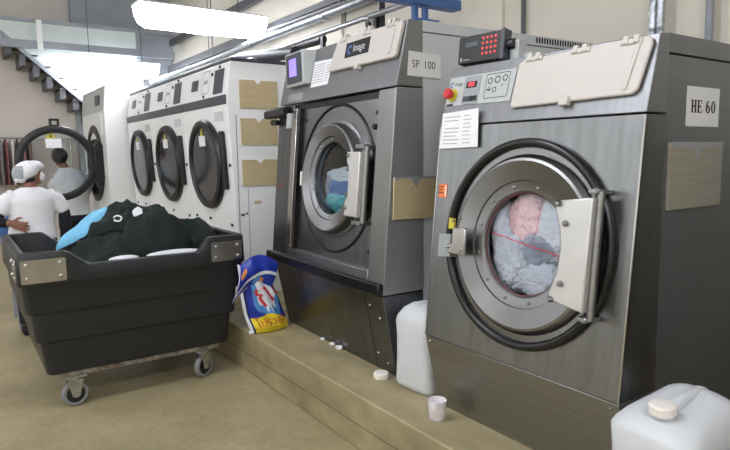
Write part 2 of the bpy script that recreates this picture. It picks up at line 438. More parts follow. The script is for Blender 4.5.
# garment rail with clothes at the back left
t = thing('garment_rail', 'thin metal rail of the background at the far left', 'rail', (-.6, 11.75, 0))
MB().tube([(0, 0, 1.83), (2.5, 0, 1.78)], .016, 8).build('rail', M['galv'], t)
for x in (.1, 2.4): MB().tube([(x, 0, 0), (x, 0, 1.82)], .018, 8).build('upright', M['galv'], t)
cl = [('pink', (196, 150, 150)), ('grey', (120, 116, 116)), ('maroon', (120, 74, 74)), ('pale', (190, 184, 178)), ('dark', (64, 60, 66)), ('rose', (170, 120, 122)), ('brown', (110, 92, 84))]
for k, (nm, c) in enumerate(cl):
    x = .62+.085*k-.6+.62
    w = MB(); lp = []
    for j, (z, a, b) in enumerate(((1.78, .012, .05), (1.70, .03, .17), (1.5, .032, .19), (1.2, .03, .18), (1.02, .034, .2))):
        lp.append([Vector((x+a*math.cos(2*PI*i/14)*(1+.4*math.sin(i*2+j+k)), 11.75+b*math.sin(2*PI*i/14), z)) for i in range(14)])
    w.loft(lp)
    tag(w.build('hanging_garment', mat('garment_'+nm, c, .9, 0, .15, 12)), nm+' garment hanging on the rail at the far left', 'garment', 'garments on the rail')

# ------------------------------------------------------------------ ceiling lights
def light_fixture(loc, label, L=1.4):
    t = thing('ceiling_light', label, 'light', loc, 0, 'fluorescent battens')
    F = Fr((0, 0, 0), (0, 1, 0), (0, 0, 1), (1, 0, 0))
    MB().prism(F, [(-.14, .10), (.14, .10), (.17, .075), (-.17, .075)], -L/2, L/2).build('housing', M['fixture'], t)
    w = MB(); lp = []
    for x, k in ((-L/2, .55), (-L/2+.03, .8), (-L/2+.10, .97), (0, 1), (L/2-.10, .97), (L/2-.03, .8), (L/2, .55)):
        lp.append([Vector((x, .16*k*math.cos(PI+PI*j/14)*1.0, .074-.24*k*math.sin(PI*j/14)**.8)) for j in range(15)])
    w.loft(lp); w.build('glow_diffuser', M['glow_diffuser'], t, smooth=60)  # oversized bowl takes the shape of the lamp's glare
    for x in (-.42, .42):
        MB().tube([(x, 0, .10), (x, 0, CH-loc[2])], .006, 8).build('suspension_wire', M['darksteel'], t)
    return t
light_fixture((2.52, 6.85, 3.0), 'large glaring fluorescent light above the nearest dryers', 1.5)
light_fixture((2.48, 11.0, 2.98), 'smaller glaring fluorescent light farther back, by the staircase')
for x, y in ((.1, -1.2), (.1, 2.6), (-2.4, -1.0), (-2.4, 3.2), (-2.4, 7.4)):  # unseen lights added for illumination and reflections
    light_fixture((x, y, 3.5), 'unseen fluorescent batten added to light the work aisle')

# ------------------------------------------------------------------ washer HE 60
t = thing('washing_machine', 'nearest stainless washer extractor at right, marked HE 60 on its side', 'washing machine', (1.82, 1.08, ZC))
HE = t; WD = .97
Fxz = Fr((0, 0, 0), (1, 0, 0), (0, 0, 1), (0, 1, 0))              # profile frame: extrudes along y
MB().prism(Fxz, [(0, 0), (-.081, .346), (.13, .346), (.13, 0)], 0, WD).build('kick_panel', M['steel'], t, .003)
Fh = Fr((-.081, 0, .350), (0, 1, 0), (.093, 0, .943), (-.943, 0, .093))    # sloped front
Fht = Fr((-.081, 0, .350), (0, -1, 0), (.093, 0, .943), (-.943, 0, .093))  # same, for lettering
Lh = .942
w = MB(); cu, cv, RH = .450, .474, .222
w.plate_hole(Fh, 0, WD, 0, Lh, cu, cv, RH, -.012, 0)
for y in (0, WD-.012): w.prism(Fxz, [(-.081, .350), (.012, 1.288), (.13, 1.288), (.13, .350)], y, y+.012)
w.build('front_panel', M['steel_v'], t)
MB().prism(Fxz, [(.0135, 1.294), (.075, 1.545), (.13, 1.55), (.13, 1.294)], 0, WD).build('control_panel', M['control'], t, .003)
for u in (-.001, WD-.005): MB().fbox(Fh, u, u+.006, 0, Lh-.002, -.004, .0015).build('edge_highlight', M['steel_bright'], t)  # bright strips added as the highlight along the front panel edges
for y in (0.002, WD-.017): MB().box(.131, 1.25, y, y+.015, 0, 1.482).build('side_panel', M['steel_side'], t)
MB().box(.131, 1.25, 0.004, WD-.004, 1.488, 1.552).build('top_cap', M['steel_side'], t, .003)
MB().box(.14, 1.24, .012, WD-.012, 1.478, 1.49).build('seam_gasket', M['gap'], t)
MB().box(1.235, 1.25, .02, WD-.02, 0, 1.482).build('back_panel', M['steel_side'], t)
def bolt(w, F, u, v, d, r=.008, h=.008):
    w.lathe(F.moved(u, v, d), [(r, 0), (r, h*.5), (r*.6, h), (.0005, h*1.05)], 12)
def bolts(parent, name, m, F, pts, d, r=.008, h=.008):
    for u, v in pts:
        w = MB(); bolt(w, F, u, v, d, r, h); w.build(name, m, parent)
for u in (.03, WD-.03): 
    w = MB(); bolt(w, Fr((-.081, 0, .346), (0, 1, 0), (-.081, 0, .346), (-.346, 0, -.081)), u, -.02, 0, .006); w.build('screw', M['steel_bright'], t)
# door
Fd = Fh.moved(cu, cv, 0)
MB().torus(Fd.moved(.008, 0), .388, .018, .010).build('door_seal', M['rubber'], t)
w = MB(); w.lathe(Fd, [(.374, 0), (.374, .004), (.346, .004), (.343, .014), (.328, .034), (.318, .038), (.246, .019), (.243, .012), (.240, .011), (.206, .007), (.201, .002), (.199, -.008), (.197, -.022), (.20, -.03), (.222, -.03), (.222, -.002), (.30, 0)], 96, closed=True)
door = w.build('door', M['steel_door'], t, smooth=13)
bolts(door, 'bolt', M['steel'], Fd, [(.224*math.cos(2*PI*(k+.5)/12), .224*math.sin(2*PI*(k+.5)/12)) for k in range(12)], .009, .007, .007)
MB().lathe(Fd, [(.199, -.026), (.199, -.020), (.15, -.017), (.08, -.014), (.001, -.013), (.001, -.019), (.08, -.020), (.15, -.023)], 64, closed=True).build('glass', M['wglass'], door)
w = MB(); w.torus(Fd, .199, .004, -.010, 64, 8); w.build('glass_gasket', M['bagred2'], door)
w = MB(); w.tube([Fd.p(.178, .03, -.0155), Fd.p(.0, .0, -.0105), Fd.p(-.178, -.028, -.0155)], .002, 8)
plabel(w.build('red_stripe', M['bagred'], door), 'thin red line across the glass')
w = MB(); w.lathe(Fd, [(.235, -.032), (.24, -.034), (.24, -.44), (.001, -.44), (.001, -.43), (.232, -.43), (.232, -.032)], 48, closed=True); w.build('drum', M['drum'], t)
# hinge plate
Fq = Fh.moved(0, 0, .055)
pl = [(.096, .668), (.236, .650), (.238, .62), (.214, .55), (.206, .48), (.212, .40), (.238, .335), (.234, .305), (.098, .285)]
hp = MB().prism(Fq, pl, 0, .045).build('hinge_plate', M['steel_white'], t, .006)
plabel(hp, 'pale bevelled hinge plate with bolts')
bolts(hp, 'bolt', M['steel'], Fq, ((.222, .64), (.19, .575), (.19, .37), (.224, .31)), .045, .011, .016)
MB().cyl(Fq.p(.088, .262, .012), Fq.p(.088, .688, .012), .013).build('hinge_pin', M['steel'], hp)
for v in (.262, .688):
    w = MB(); w.fbox(Fh, .088, .13, v-.008, v+.008, 0, .08); w.build('hinge_lug', M['steel'], hp, .003)
    bolts(hp, 'pin_nut', M['steel'], Fh, ((.10, v),), .08, .012, .012)
# latch on the left
la = MB().prism(Fh, [(.795, .38), (.872, .37), (.872, .475), (.80, .475)], .0, .052).build('door_latch', M['labeldk'], t, .004)
plabel(la, 'grey door lock cover')
w = MB(); w.prism(Fh, [(.69, .40), (.79, .40), (.79, .44), (.765, .44), (.765, .505), (.70, .515), (.69, .50)], .062, .075); w.build('latch_arm', M['steel_bright'], la, .003)
bolts(la, 'bolt', M['steel_bright'], Fh, ((.80, .535), (.785, .505), (.76, .55)), .035, .007, .012)
bolts(la, 'bolt', M['steel_bright'], Fh, ((.785, .425), (.71, .415)), .075, .007, .008)
MB().fbox(Fh, .795, .825, .50, .545, .03, .042).build('warning_label', M['yellow'], la)
# stickers and sheets on the front
w = MB(); w.fbox(Fh, .978-.03, .978-.082, .63, .69, .0005, .002); w.use(1)
for v, a, b in ((.675, .952, .985), (.662, .958, .978), (.648, .95, .985)): w.fbox(Fh, a-.032, b-.032, v, v+.006, .002, .0026)
w.use(2); w.fbox(Fh, .90, .908, .635, .685, .002, .0026)
st = w.build('warning_sticker', [M['orange'], M['orangedk'], M['cap']], t); plabel(st, 'orange square warning sticker')
Fht = Fht.moved(.012, -.055, 0)
w = MB(); w.prism(Fht, [(-.965, .90), (-.730, .905), (-.742, 1.065), (-.958, 1.055)], .012, .014)
w.use(1)
for k in range(8):
    v = 1.035-.0165*k; w.fbox(Fht, -.945, -.845-.01*(k % 3), v, v+.0035, .014, .0144); w.fbox(Fht, -.825, -.785+.008*(k % 2), v+.002, v+.005, .014, .0144)
w.use(2); w.prism(Fht, [(-.955, .985), (-.87, 1.0), (-.86, 1.015), (-.955, 1.0)], .0145, .015); w.prism(Fht, [(-.78, .955), (-.735, .985), (-.735, 1.01), (-.76, .985)], .0145, .015)
w.text(Fht, '', 0, 0, .02)
st = w.build('instruction_sheet', [M['paper'], M['paleink'], M['film']], t); plabel(st, 'white printed instruction sheet in clear film')
# control label area
Fc = Fr((.0135, 0, 1.294), (0, 1, 0), (.0615, 0, .251), (-.251, 0, .0615))
Fct = Fr((.0135, 0, 1.294), (0, -1, 0), (.0615, 0, .251), (-.251, 0, .0615))
Fct = Fct.moved(0, -.012, 0); Fc = Fc.moved(0, -.012, 0)
kp = MB().prism(Fct, [(-.962, .10), (-.585, .095), (-.575, .228), (-.958, .228)], .0005, .003).build('control_label', M['label'], t)
MB().prism(Fct, rrect(-.862, .10, -.765, .222, .008), .003, .005).build('display_plate', M['labeldk'], kp)
w = MB(); w.fbox(Fct, -.845, -.785, .172, .198, .005, .007); w.use(1)
w.text(Fct, '888', -.815, .185, .026, .9, .0072)
w.build('display', [M['ink'], M['led']], kp)
for k in range(4):
    w = MB(); w.fbox(Fct, -.852+.021*k, -.836+.021*k, .112, .134, .005, .009); w.build('key', M['slate'] if k < 2 else M['ink'], kp, .001)
w = MB()
ro = rrect(-.735, .115, -.605, .22, .008); ri = rrect(-.732, .118, -.608, .217, .006)
for i in range(len(ro)):
    j = (i+1) % len(ro); w.poly(Fct, [ro[i], ro[j], ri[j], ri[i]], .0035)
for a, b, q in ((-.71, .19, .014), (-.67, .192, .016), (-.63, .195, .014), (-.68, .15, .012), (-.64, .165, .006), (-.71, .155, .008)):
    for k in range(10):
        c0, c1 = 2*PI*k/10, 2*PI*(k+1)/10
        w.poly(Fct, [(a+q*math.cos(c0), b+q*math.sin(c0)), (a+q*math.cos(c1), b+q*math.sin(c1)), (a+.7*q*math.cos(c1), b+.7*q*math.sin(c1)), (a+.7*q*math.cos(c0), b+.7*q*math.sin(c0))], .0036)
w.fbox(Fct, -.725, -.70, .15, .155, .003, .0036)
w.build('symbol_print', M['ink'], kp)
w = MB(); w.text(Fct, 'Image', -.897, .195, .026, .8, .0036); w.use(1)
for k in range(14):
    c0, c1 = R(20+300*k/14), R(20+300*(k+1)/14)
    w.poly(Fct, [(-.942+.013*math.cos(c0), .193+.013*math.sin(c0)), (-.942+.013*math.cos(c1), .193+.013*math.sin(c1)), (-.942+.006*math.cos(c1), .193+.008*math.sin(c1)), (-.942+.006*math.cos(c0), .193+.008*math.sin(c0))], .0036)
w.build('logo_print', [M['ink'], M['logo']], kp)
MB().fbox(Fct, -.955, -.915, .10, .108, .003, .0036).build('print_line', M['ink'], kp)
eb = MB().lathe(Fct.moved(-.926, .147), [(.03, .003), (.03, .008), (.018, .009), (.001, .009)], 24).build('emergency_ring', M['yellow'], t)
MB().lathe(Fct.moved(-.926, .147), [(.012, .009), (.012, .02), (.022, .024), (.024, .034), (.02, .042), (.001, .045)], 24).build('emergency_button', M['red'], eb)
# soap box flap
Fg = Fct.moved(0, 0, .004)
fl = MB().prism(Fg, [(-.567, .070), (-.562, .060), (-.055, .070), (-.035, .085), (-.012, .235), (-.02, .257), (-.045, .262), (-.535, .252), (-.56, .24)], 0, .012).build('soap_flap', M['flap'], t, .006)
plabel(fl, 'cream plastic soap compartment lid')
for u in (-.485, -.28, -.085): 
    w = MB()
    for q in (-.03, .008): w.fbox(Fg, u+q, u+q+.022, .24, .268, .0, .022)
    w.fbox(Fg, u-.04, u+.04, .238, .258, .008, .018)
    w.build('hinge', M['flap'], fl, .004)
w = MB(); w.fbox(Fg, -.33, -.29, .05, .085, 0, .024); w.build('catch', M['flap'], fl, .004)
w = MB(); w.prism(Fg, [(-.09, .085), (-.075, .085), (-.05, .24), (-.065, .24)], .011, .017); w.build('rib', M['flap'], fl, .003)
# side sign and pouch (side plane: right = +x, up = z)
Fs = Fr((0, .002, 0), (1, 0, 0), (0, 0, 1), (0, -1, 0))
w = MB(); w.fbox(Fs, .255, .478, 1.253, 1.388, 0, .0015)
sg = w.build('sign_sheet', M['paper'], t); plabel(sg, 'white laminated sign reading HE 60')
w = MB()
def ring(F, cx, cy, rx, ry, tx, ty, d, a0=0, a1=360, n=22):
    for k in range(n):
        c0, c1 = R(a0+(a1-a0)*k/n), R(a0+(a1-a0)*(k+1)/n)
        w.poly(F, [(cx+rx*math.cos(c0), cy+ry*math.sin(c0)), (cx+rx*math.cos(c1), cy+ry*math.sin(c1)), (cx+(rx-tx)*math.cos(c1), cy+(ry-ty)*math.sin(c1)), (cx+(rx-tx)*math.cos(c0), cy+(ry-ty)*math.sin(c0))], d)
hx, hh = .062, .043; x0 = .283; y0 = 1.30; d = .0018
def q(a, b, c, e): w.poly(Fs, [(x0+a*hx, y0+b*hh), (x0+c*hx, y0+b*hh), (x0+c*hx, y0+e*hh), (x0+a*hx, y0+e*hh)], d)
for a in ((.05, 0, .23, 1), (.39, 0, .57, 1), (.22, .45, .40, .56), (0, 0, .28, .07), (0, .93, .28, 1), (.34, 0, .62, .07), (.34, .93, .62, 1)): q(*a)
for a in ((.72, 0, .90, 1), (.67, 0, 1.2, .08), (.67, .92, 1.2, 1), (.9, .46, 1.05, .55), (1.14, .08, 1.2, .27), (1.14, .73, 1.2, .92), (1.03, .38, 1.09, .64)): q(*a)
ring(Fs, x0+1.87*hx, y0+.30*hh, .25*hx, .31*hh, .17*hx, .10*hh, d)
ring(Fs, x0+1.89*hx, y0+.40*hh, .27*hx, .60*hh, .19*hx, .12*hh, d, 75, 200)
w.poly(Fs, [(x0+1.62*hx, y0+.25*hh), (x0+1.80*hx, y0+.25*hh), (x0+1.80*hx, y0+.6*hh), (x0+1.62*hx, y0+.6*hh)], d)
ring(Fs, x0+2.46*hx, y0+.5*hh, .25*hx, .51*hh, .17*hx, .10*hh, d)
w.build('sign_lettering', M['ink'], sg)
w = MB(); w.fbox(Fs, .152, .50, .972, 1.198, 0, .012); w.use(1); w.prism(Fs, [(.28, 1.196), (.36, 1.196), (.322, 1.135)], .012, .013)
w.fbox(Fs, .152, .50, 1.182, 1.20, .012, .013)
w.build('document_pouch', [M['kraft2'], M['labeldk']], t)

# laundry behind the near glass
def on_he(u, v, d): return HE.location + Fd.p(u, v, d)
crl = [('pink_towel', 'pink striped cloth pressed behind the upper part of the near washer glass', 'pink', (.035, .085, -.075), (.095, .05, .115), 3),
       ('pale_sheet', 'pale blue sheet bunched behind the right of the near washer glass', 'bluewhite', (-.10, .05, -.078), (.095, .05, .13), 5),
       ('pale_sheet', 'pale crumpled sheet behind the lower left of the near washer glass', 'bluewhite', (.10, -.085, -.076), (.10, .05, .115), 9),
       ('grey_sheet', 'grey blue sheet in the shadowed centre of the near washer drum', 'greylinen', (-.03, -.03, -.095), (.15, .06, .14), 11),
       ('pale_sheet', 'pale sheet along the far left edge of the near washer glass', 'bluewhite', (.160, .025, -.080), (.06, .05, .13), 17),
       ('pale_sheet', 'pale sheet at the very bottom of the near washer glass', 'bluewhite', (-.05, -.14, -.076), (.12, .05, .075), 14)]
for nm, lab, mm, pos, rad, sd in crl:
    o = crumple(nm, on_he(*pos), (rad[1]*.8, rad[0], rad[2]), sd, M[mm], .14, 2.2, 6, crease=.10)
    tag(o, lab, 'laundry', 'laundry in the near washer')

dup(HE, (1.84, -.70, ZC), None, 'unseen stainless washer added beyond the right edge for shade and reflections')  # unseen copy added to shade the near side panel and darken its reflections

# ------------------------------------------------------------------ keypad device on the near washer
t = thing('dosing_keypad', 'black box with red lit keypad standing on top of the near washer', 'keypad', (1.955, 2.93, ZC+1.552))
t.location = (1.985, 1.90, ZC+1.552)
yv = Vector((-.97, -.24, 0)).normalized()
Fk = Fr((-.04, .0, .085), (yv.y, -yv.x, 0) if False else (.24, -.97, 0), (.10, 0, 1), None)
Fk = Fr((-.055, .0, .072), (.16, -.987, .02), (.12, .02, .99), None)
MB().prism(Fk, rrect(-.122, -.060, .105, .060, .008), -.045, 0).build('housing', M['black'], t, .003)
MB().prism(Fk, rrect(.098, -.065, .116, .065, .006), -.05, .004).build('side_trim', M['slate'], t, .002)
w = MB(); w.fbox(Fk, -.085, -.02, .012, .030, 0, .0012); w.build('lcd_window', M['lcd'], t)
for i in range(4):
    for j in range(4):
        w = MB(); w.lathe(Fk.moved(.008+.021*i, .038-.022*j), [(.0062, 0), (.0062, .002), (.004, .004), (.0005, .0042)], 10); w.build('key', M['keyled'], t)
w = MB(); w.text(Fk, 'DOSING' if False else '', 0, 0, .01); w.fbox(Fk, -.11, -.10, -.048, -.032, 0, .001); w.fbox(Fk, -.095, -.06, -.046, -.042, 0, .001); w.build('badge_print', M['paleink'], t)
w = MB(); w.fbox(Fk, .10, .13, -.02, .02, -.10, -.045); w.box(.02, .05, -.21, -.12, .0, .03); w.build('bracket', M['label'], t, .002)
w = MB(); w.box(-.005, .045, -.165, -.115, -.002, .085); w.build('stand', M['label'], t, .002)
w = MB(); w.cyl(Fk.p(.116, .0, -.03), Fk.p(.15, -.0, -.03), .022); w.build('knob', M['black'], t, .003)

# ------------------------------------------------------------------ washer SP 100
TH = -R(2)
t = thing('washing_machine', 'large stainless washer in the middle, marked SP 100 on its side', 'washing machine', (1.863, 2.427, ZC), TH)
SP = t; WS = 1.38
MB().prism(Fxz, [(.0, 0), (-.088, .444), (.178, .444), (.178, 0)], 0, WS-.06).build('kick_panel', M['steel_dark'], t, .003)
w = MB()
Fkk = Fr((-.0, 0, .0), (0, 1, 0), (-.088, 0, .444), (-.444, 0, -.088))
bolts(t, 'panel_screw', M['steel_bright'], Fkk, ((.06, .06), (.06, .32), (.14, .38), (.14, .1)), 0, .008, .006)
MB().prism(Fkk, [(.175, 0), (.180, 0), (.180, .44), (.175, .44)], 0, .001).build('panel_seam', M['gap'], t)
Ff = Fr((-.088, 0, .450), (0, 1, 0), (.095, 0, 1.055), (-1.055, 0, .095))
Fft = Fr((-.088, 0, .450), (0, -1, 0), (.095, 0, 1.055), (-1.055, 0, .095))
Ls = 1.058
MB().fbox(Ff, .0, .15, 0, Ls, -.07, 0).build('right_column', M['steel_col'], t, .004)
MB().prism(Fxz, [(-.086, .450), (.009, 1.506), (.178, 1.506), (.178, .450)], -.003, .002).build('column_side', M['satin'], t, .002)
MB().fbox(Ff, 1.15, WS, .06, Ls, -.07, 0).build('left_column', M['steel_dark'], t, .004)
MB().fbox(Ff, 1.085, 1.149, .115, Ls-.03, -.02, .012).build('column_trim', M['steel_bright'], t, .004)
MB().fbox(Ff, 1.065, 1.085, .115, Ls-.03, -.03, -.002).build('door_gasket', M['rubber'], t)
MB().fbox(Ff, .151, 1.149, .03, .112, -.07, 0).build('sill', M['steel'], t, .006)
MB().fbox(Ff, .151, 1.149, Ls-.035, Ls, -.07, -.03).build('head_rail', M['rubber'], t)
su, sv = .60, .587
MB().plate_hole(Ff, .151, 1.149, .112, Ls-.035, su, sv, .235, -.045, -.032).build('recessed_panel', M['steel_v'], t)
MB().fbox(Ff, -.006, WS+.035, -.004, .062, .002, .035).build('bumper', M['rubber'], t, .01)
Fe = Ff.moved(su, sv, -.032)
MB().torus(Fe.moved(.01, .0), .432, .009, .001).build('panel_groove', M['rubber'], t)
w = MB(); w.lathe(Fe, [(.345, 0), (.345, .006), (.325, .010), (.320, .055), (.316, .064), (.306, .070), (.246, .052), (.243, .044), (.240, .042), (.214, .034), (.210, .0), (.210, -.012), (.23, -.012), (.23, 0), (.30, 0)], 96, closed=True)
door = w.build('door', M['steel_door'], t, smooth=13)
MB().torus(Fe, .211, .006, .016, 64, 8).build('glass_gasket', M['rubber'], door)
MB().lathe(Fe, [(.211, .0), (.211, .006), (.12, .012), (.001, .015), (.001, .009), (.12, .006)], 64, closed=True).build('glass', M['sglass'], door)
bolts(door, 'bolt', M['steel'], Fe, [(.226*math.cos(2*PI*(k+.5)/10), .226*math.sin(2*PI*(k+.5)/10)) for k in range(10)], .037, .007, .007)
MB().lathe(Fe, [(.25, -.02), (.255, -.022), (.255, -.6), (.001, -.6), (.001, -.59), (.245, -.59), (.245, -.02)], 48, closed=True).build('drum', M['drum'], t)
MB().lathe(Fe, [(.05, -.58), (.05, -.40), (.03, -.38), (.001, -.38)], 24).build('drum_hub', M['steel'], t)
hb = MB().prism(Ff, [(.205, .385), (.335, .385), (.335, .46), (.31, .49), (.31, .65), (.335, .68), (.335, .735), (.205, .735)], .015, .062).build('hinge_plate', M['steel_white'], t, .006)
plabel(hb, 'pale upright hinge plate')
bolts(hb, 'bolt', M['steel'], Ff, ((.315, .715), (.315, .64), (.315, .50), (.315, .43)), .062, .01, .012)
MB().cyl(Ff.p(.20, .355, .02), Ff.p(.20, .765, .02), .016).build('hinge_pin', M['steel'], hb)
for v in (.355, .765): MB().fbox(Ff, .195, .28, v-.012, v+.012, -.03, .045).build('hinge_lug', M['steel'], hb, .003)
lt = MB().fbox(Ff, .955, .975, .53, .62, -.03, .02).build('door_latch', M['cap'], t, .004)
bolts(t, 'panel_stud', M['rubber'], Ff, ((.20, .95), (.20, .20), (1.02, .95), (1.02, .2)), -.032, .012, .008)
MB().lathe(Ff.moved(.165, .87), [(.016, -.03), (.016, .01), (.012, .014), (.001, .014)], 16).build('black_stop', M['rubber'], t)
w = MB()
Fz = Ff.moved(0, 0, 0)
w.prism(Ff, rrect(1.20, .975, 1.50, 1.035, .02), .01, .07); w.build('door_handle', M['black'], t, .012)
w = MB(); w.prism(Ff, rrect(1.22, 1.0, 1.40, 1.05, .015), .0, .04); w.prism(Ff, rrect(1.33, .93, 1.42, .965, .012), .01, .05); w.build('handle_mount', M['rubber'], t, .008)
MB().prism(Ff, [(1.155, .90), (1.2, .90), (1.2, 1.0), (1.155, 1.0)], 0, .03).build('handle_bracket', M['label'], t, .003)
w = MB(); ring(Ff, 1.31, .525, .016, .016, .006, .006, .001); w.build('red_mark', M['red'], t)
# control head
MB().prism(Fxz, [(.009, 1.512), (.084, 1.84), (.178, 1.846), (.178, 1.512)], 0, WS).build('control_panel', M['control'], t, .004)
Fc = Fr((.009, 0, 1.512), (0, 1, 0), (.075, 0, .328), (-.328, 0, .075))
Fct = Fr((.009, 0, 1.512), (0, -1, 0), (.075, 0, .328), (-.328, 0, .075))
fl = MB().prism(Fct, [(-.715, .158), (-.70, .148), (-.035, .142), (-.022, .155), (-.008, .315), (-.02, .325), (-.64, .335), (-.655, .32)], .002, .026).build('soap_flap', M['flap'], t, .006)
plabel(fl, 'white plastic soap compartment lid')
for u in (-.58, -.33, -.10):
    w = MB()
    for qx in (-.03, .012): w.fbox(Fct, u+qx, u+qx+.02, .31, .352, 0, .036)
    w.fbox(Fct, u-.05, u+.05, .308, .33, .016, .03); w.build('hinge', M['flap'], fl, .004)
MB().fbox(Fct, -.40, -.365, .125, .16, 0, .036).build('catch', M['flap'], fl, .004)
MB().prism(Fct, [(-.09, .165), (-.07, .165), (-.055, .30), (-.075, .30)], .025, .031).build('rib', M['flap'], fl, .002)
w = MB(); w.prism(Fct, [(-.535, .205), (-.285, .205), (-.285, .292), (-.535, .292)], .026, .028); w.use(1)
ro, ri = [(-.53, .21), (-.29, .21), (-.29, .287), (-.53, .287)], [(-.526, .214), (-.294, .214), (-.294, .283), (-.526, .283)]
w.text(Fct, 'Image', -.39, .250, .062, .85, .0285); w.use(2)
for k in range(16):
    c0, c1 = R(20+300*k/16), R(20+300*(k+1)/16)
    w.poly(Fct, [(-.487+.026*math.cos(c0), .248+.028*math.sin(c0)), (-.487+.026*math.cos(c1), .248+.028*math.sin(c1)), (-.487+.010*math.cos(c1), .248+.014*math.sin(c1)), (-.487+.010*math.cos(c0), .248+.014*math.sin(c0))], .0285)
plabel(w.build('logo_plate', [M['ink'], M['logowhite'], M['logo']], fl), 'dark name plate reading Image')
# paper on the panel
w = MB(); w.prism(Fct, [(-.955, .085), (-.735, .085), (-.715, .24), (-.955, .25)], .001, .0025); w.use(1)
for k in range(8): w.fbox(Fct, -.94, -.80, .222-.016*k, .226-.016*k, .0025, .0029); w.fbox(Fct, -.785, -.75, .222-.016*k, .226-.016*k, .0025, .0029)
plabel(w.build('instruction_sheet', [M['paper'], M['paleink']], t), 'white typed sheet on the control panel')
w = MB(); w.fbox(Fct, -1.255, -1.045, -.002+.02, .065, .001, .0025); w.use(1)
for k in range(4): w.fbox(Fct, -1.24, -1.06, .028+.009*k, .031+.009*k, .0025, .0029)
plabel(w.build('rating_plate', [M['labeldk'], M['paleink']], t), 'small silver rating plate')
# touch screen
Ft = Fr(Fct.p(-1.115, .245, .075), (0, -1, 0), (.0, 0, 1), None)
Ft = Fr(Fct.p(-1.115, .235, .07), (-.05, -1, 0), (-.02, 0, 1), None)
Ft.n = Ft.r.cross(Ft.u)
Ft = Ft.moved(0, -.02)
hs = MB().prism(Ft, rrect(-.145, -.118, .145, .098, .012), -.10, 0).build('screen_housing', M['label'], t, .006)
MB().prism(Ft, rrect(-.118, -.098, .118, .085, .01), 0, .006).build('screen_bezel', M['slate'], hs, .002)
MB().fbox(Ft, -.065, .05, -.055, .055, .006, .008).build('screen', M['screen'], hs)
MB().cyl(Ft.p(-.155, -.02, -.04), Ft.p(-.19, -.02, -.04), .018).build('red_button', M['red'], hs, .003)
# painted body
for y in (0.004, WS-.019): MB().box(.179, 1.55, y, y+.015, .0, 1.785).build('side_panel', M['clad'], t)
MB().box(.179, 1.55, .006, WS-.006, 1.791, 1.848).build('top_cap', M['clad'], t, .003)
MB().box(.185, 1.54, .012, WS-.012, 1.78, 1.80).build('seam_gasket', M['gap'], t)
MB().box(1.535, 1.55, .02, WS-.02, 0, 1.785).build('back_panel', M['clad'], t)
w = MB()
for k in range(22): w.box(1.02+.023*k, 1.031+.023*k, .004, .0065, 1.806, 1.838)
w.build('vent_slots', M['gap'], t)
Fs = Fr((0, .0, 0), (1, 0, 0), (0, 0, 1), (0, -1, 0))
w = MB(); w.prism(Fs, [(.075, 1.566), (.292, 1.558), (.296, 1.68), (.085, 1.688)], .002, .0035)
sg = w.build('sign_sheet', M['paper'], t); plabel(sg, 'white laminated sign reading SP 100')
w = MB(); w.text(Fs, 'SP', .128, 1.623, .054, .92, .004); w.build('sign_letters', M['ink'], sg)
w = MB(); w.text(Fs, '100', .218, 1.621, .054, .98, .004); w.build('sign_digits', M['ink'], sg)
w = MB(); w.prism(Fs, [(-.03, .84), (.245, .836), (.255, 1.05), (-.022, 1.052)], .012, .022); w.use(1)
w.prism(Fs, [(.08, 1.05), (.15, 1.05), (.115, 1.00)], .022, .0225); w.fbox(Fs, -.022, .255, 1.043, 1.055, .012, .0235); w.fbox(Fs, .08, .10, .99, .995, .02, .0224)
plabel(w.build('document_pouch', [M['kraft'], M['labeldk']], t), 'tan card document pouch')
MB().box(.145, .17, .3, .36, 1.846, 1.865).build('top_fitting', M['label'], t)

SPm = Matrix.Translation(SP.location) @ Matrix.Rotation(TH, 4, 'Z')
def on_sp(u, v, d): return SPm @ Fe.p(u, v, d)
for nm, lab, mm, pos, rad, sd in [('white_sheet', 'white cloth on top of the load behind the middle washer glass', 'bluewhite', (.0, .015, -.080), (.20, .06, .055), 21),
       ('blue_garment', 'blue cloth in the middle of the load behind the middle washer glass', 'blue', (.0, -.06, -.07), (.17, .06, .07), 23),
       ('teal_garment', 'teal cloth at the bottom of the load behind the middle washer glass', 'teal', (.02, -.14, -.065), (.16, .06, .065), 25),
       ('white_sheet', 'pale cloth on the left of the load behind the middle washer glass', 'greylinen', (.15, -.06, -.075), (.07, .05, .09), 27)]:
    o = crumple(nm, on_sp(*pos), (rad[1]*.8, rad[0], rad[2]), sd, M[mm], .14, 2.2, 5, crease=.07)
    tag(o, lab, 'laundry', 'laundry in the middle washer')

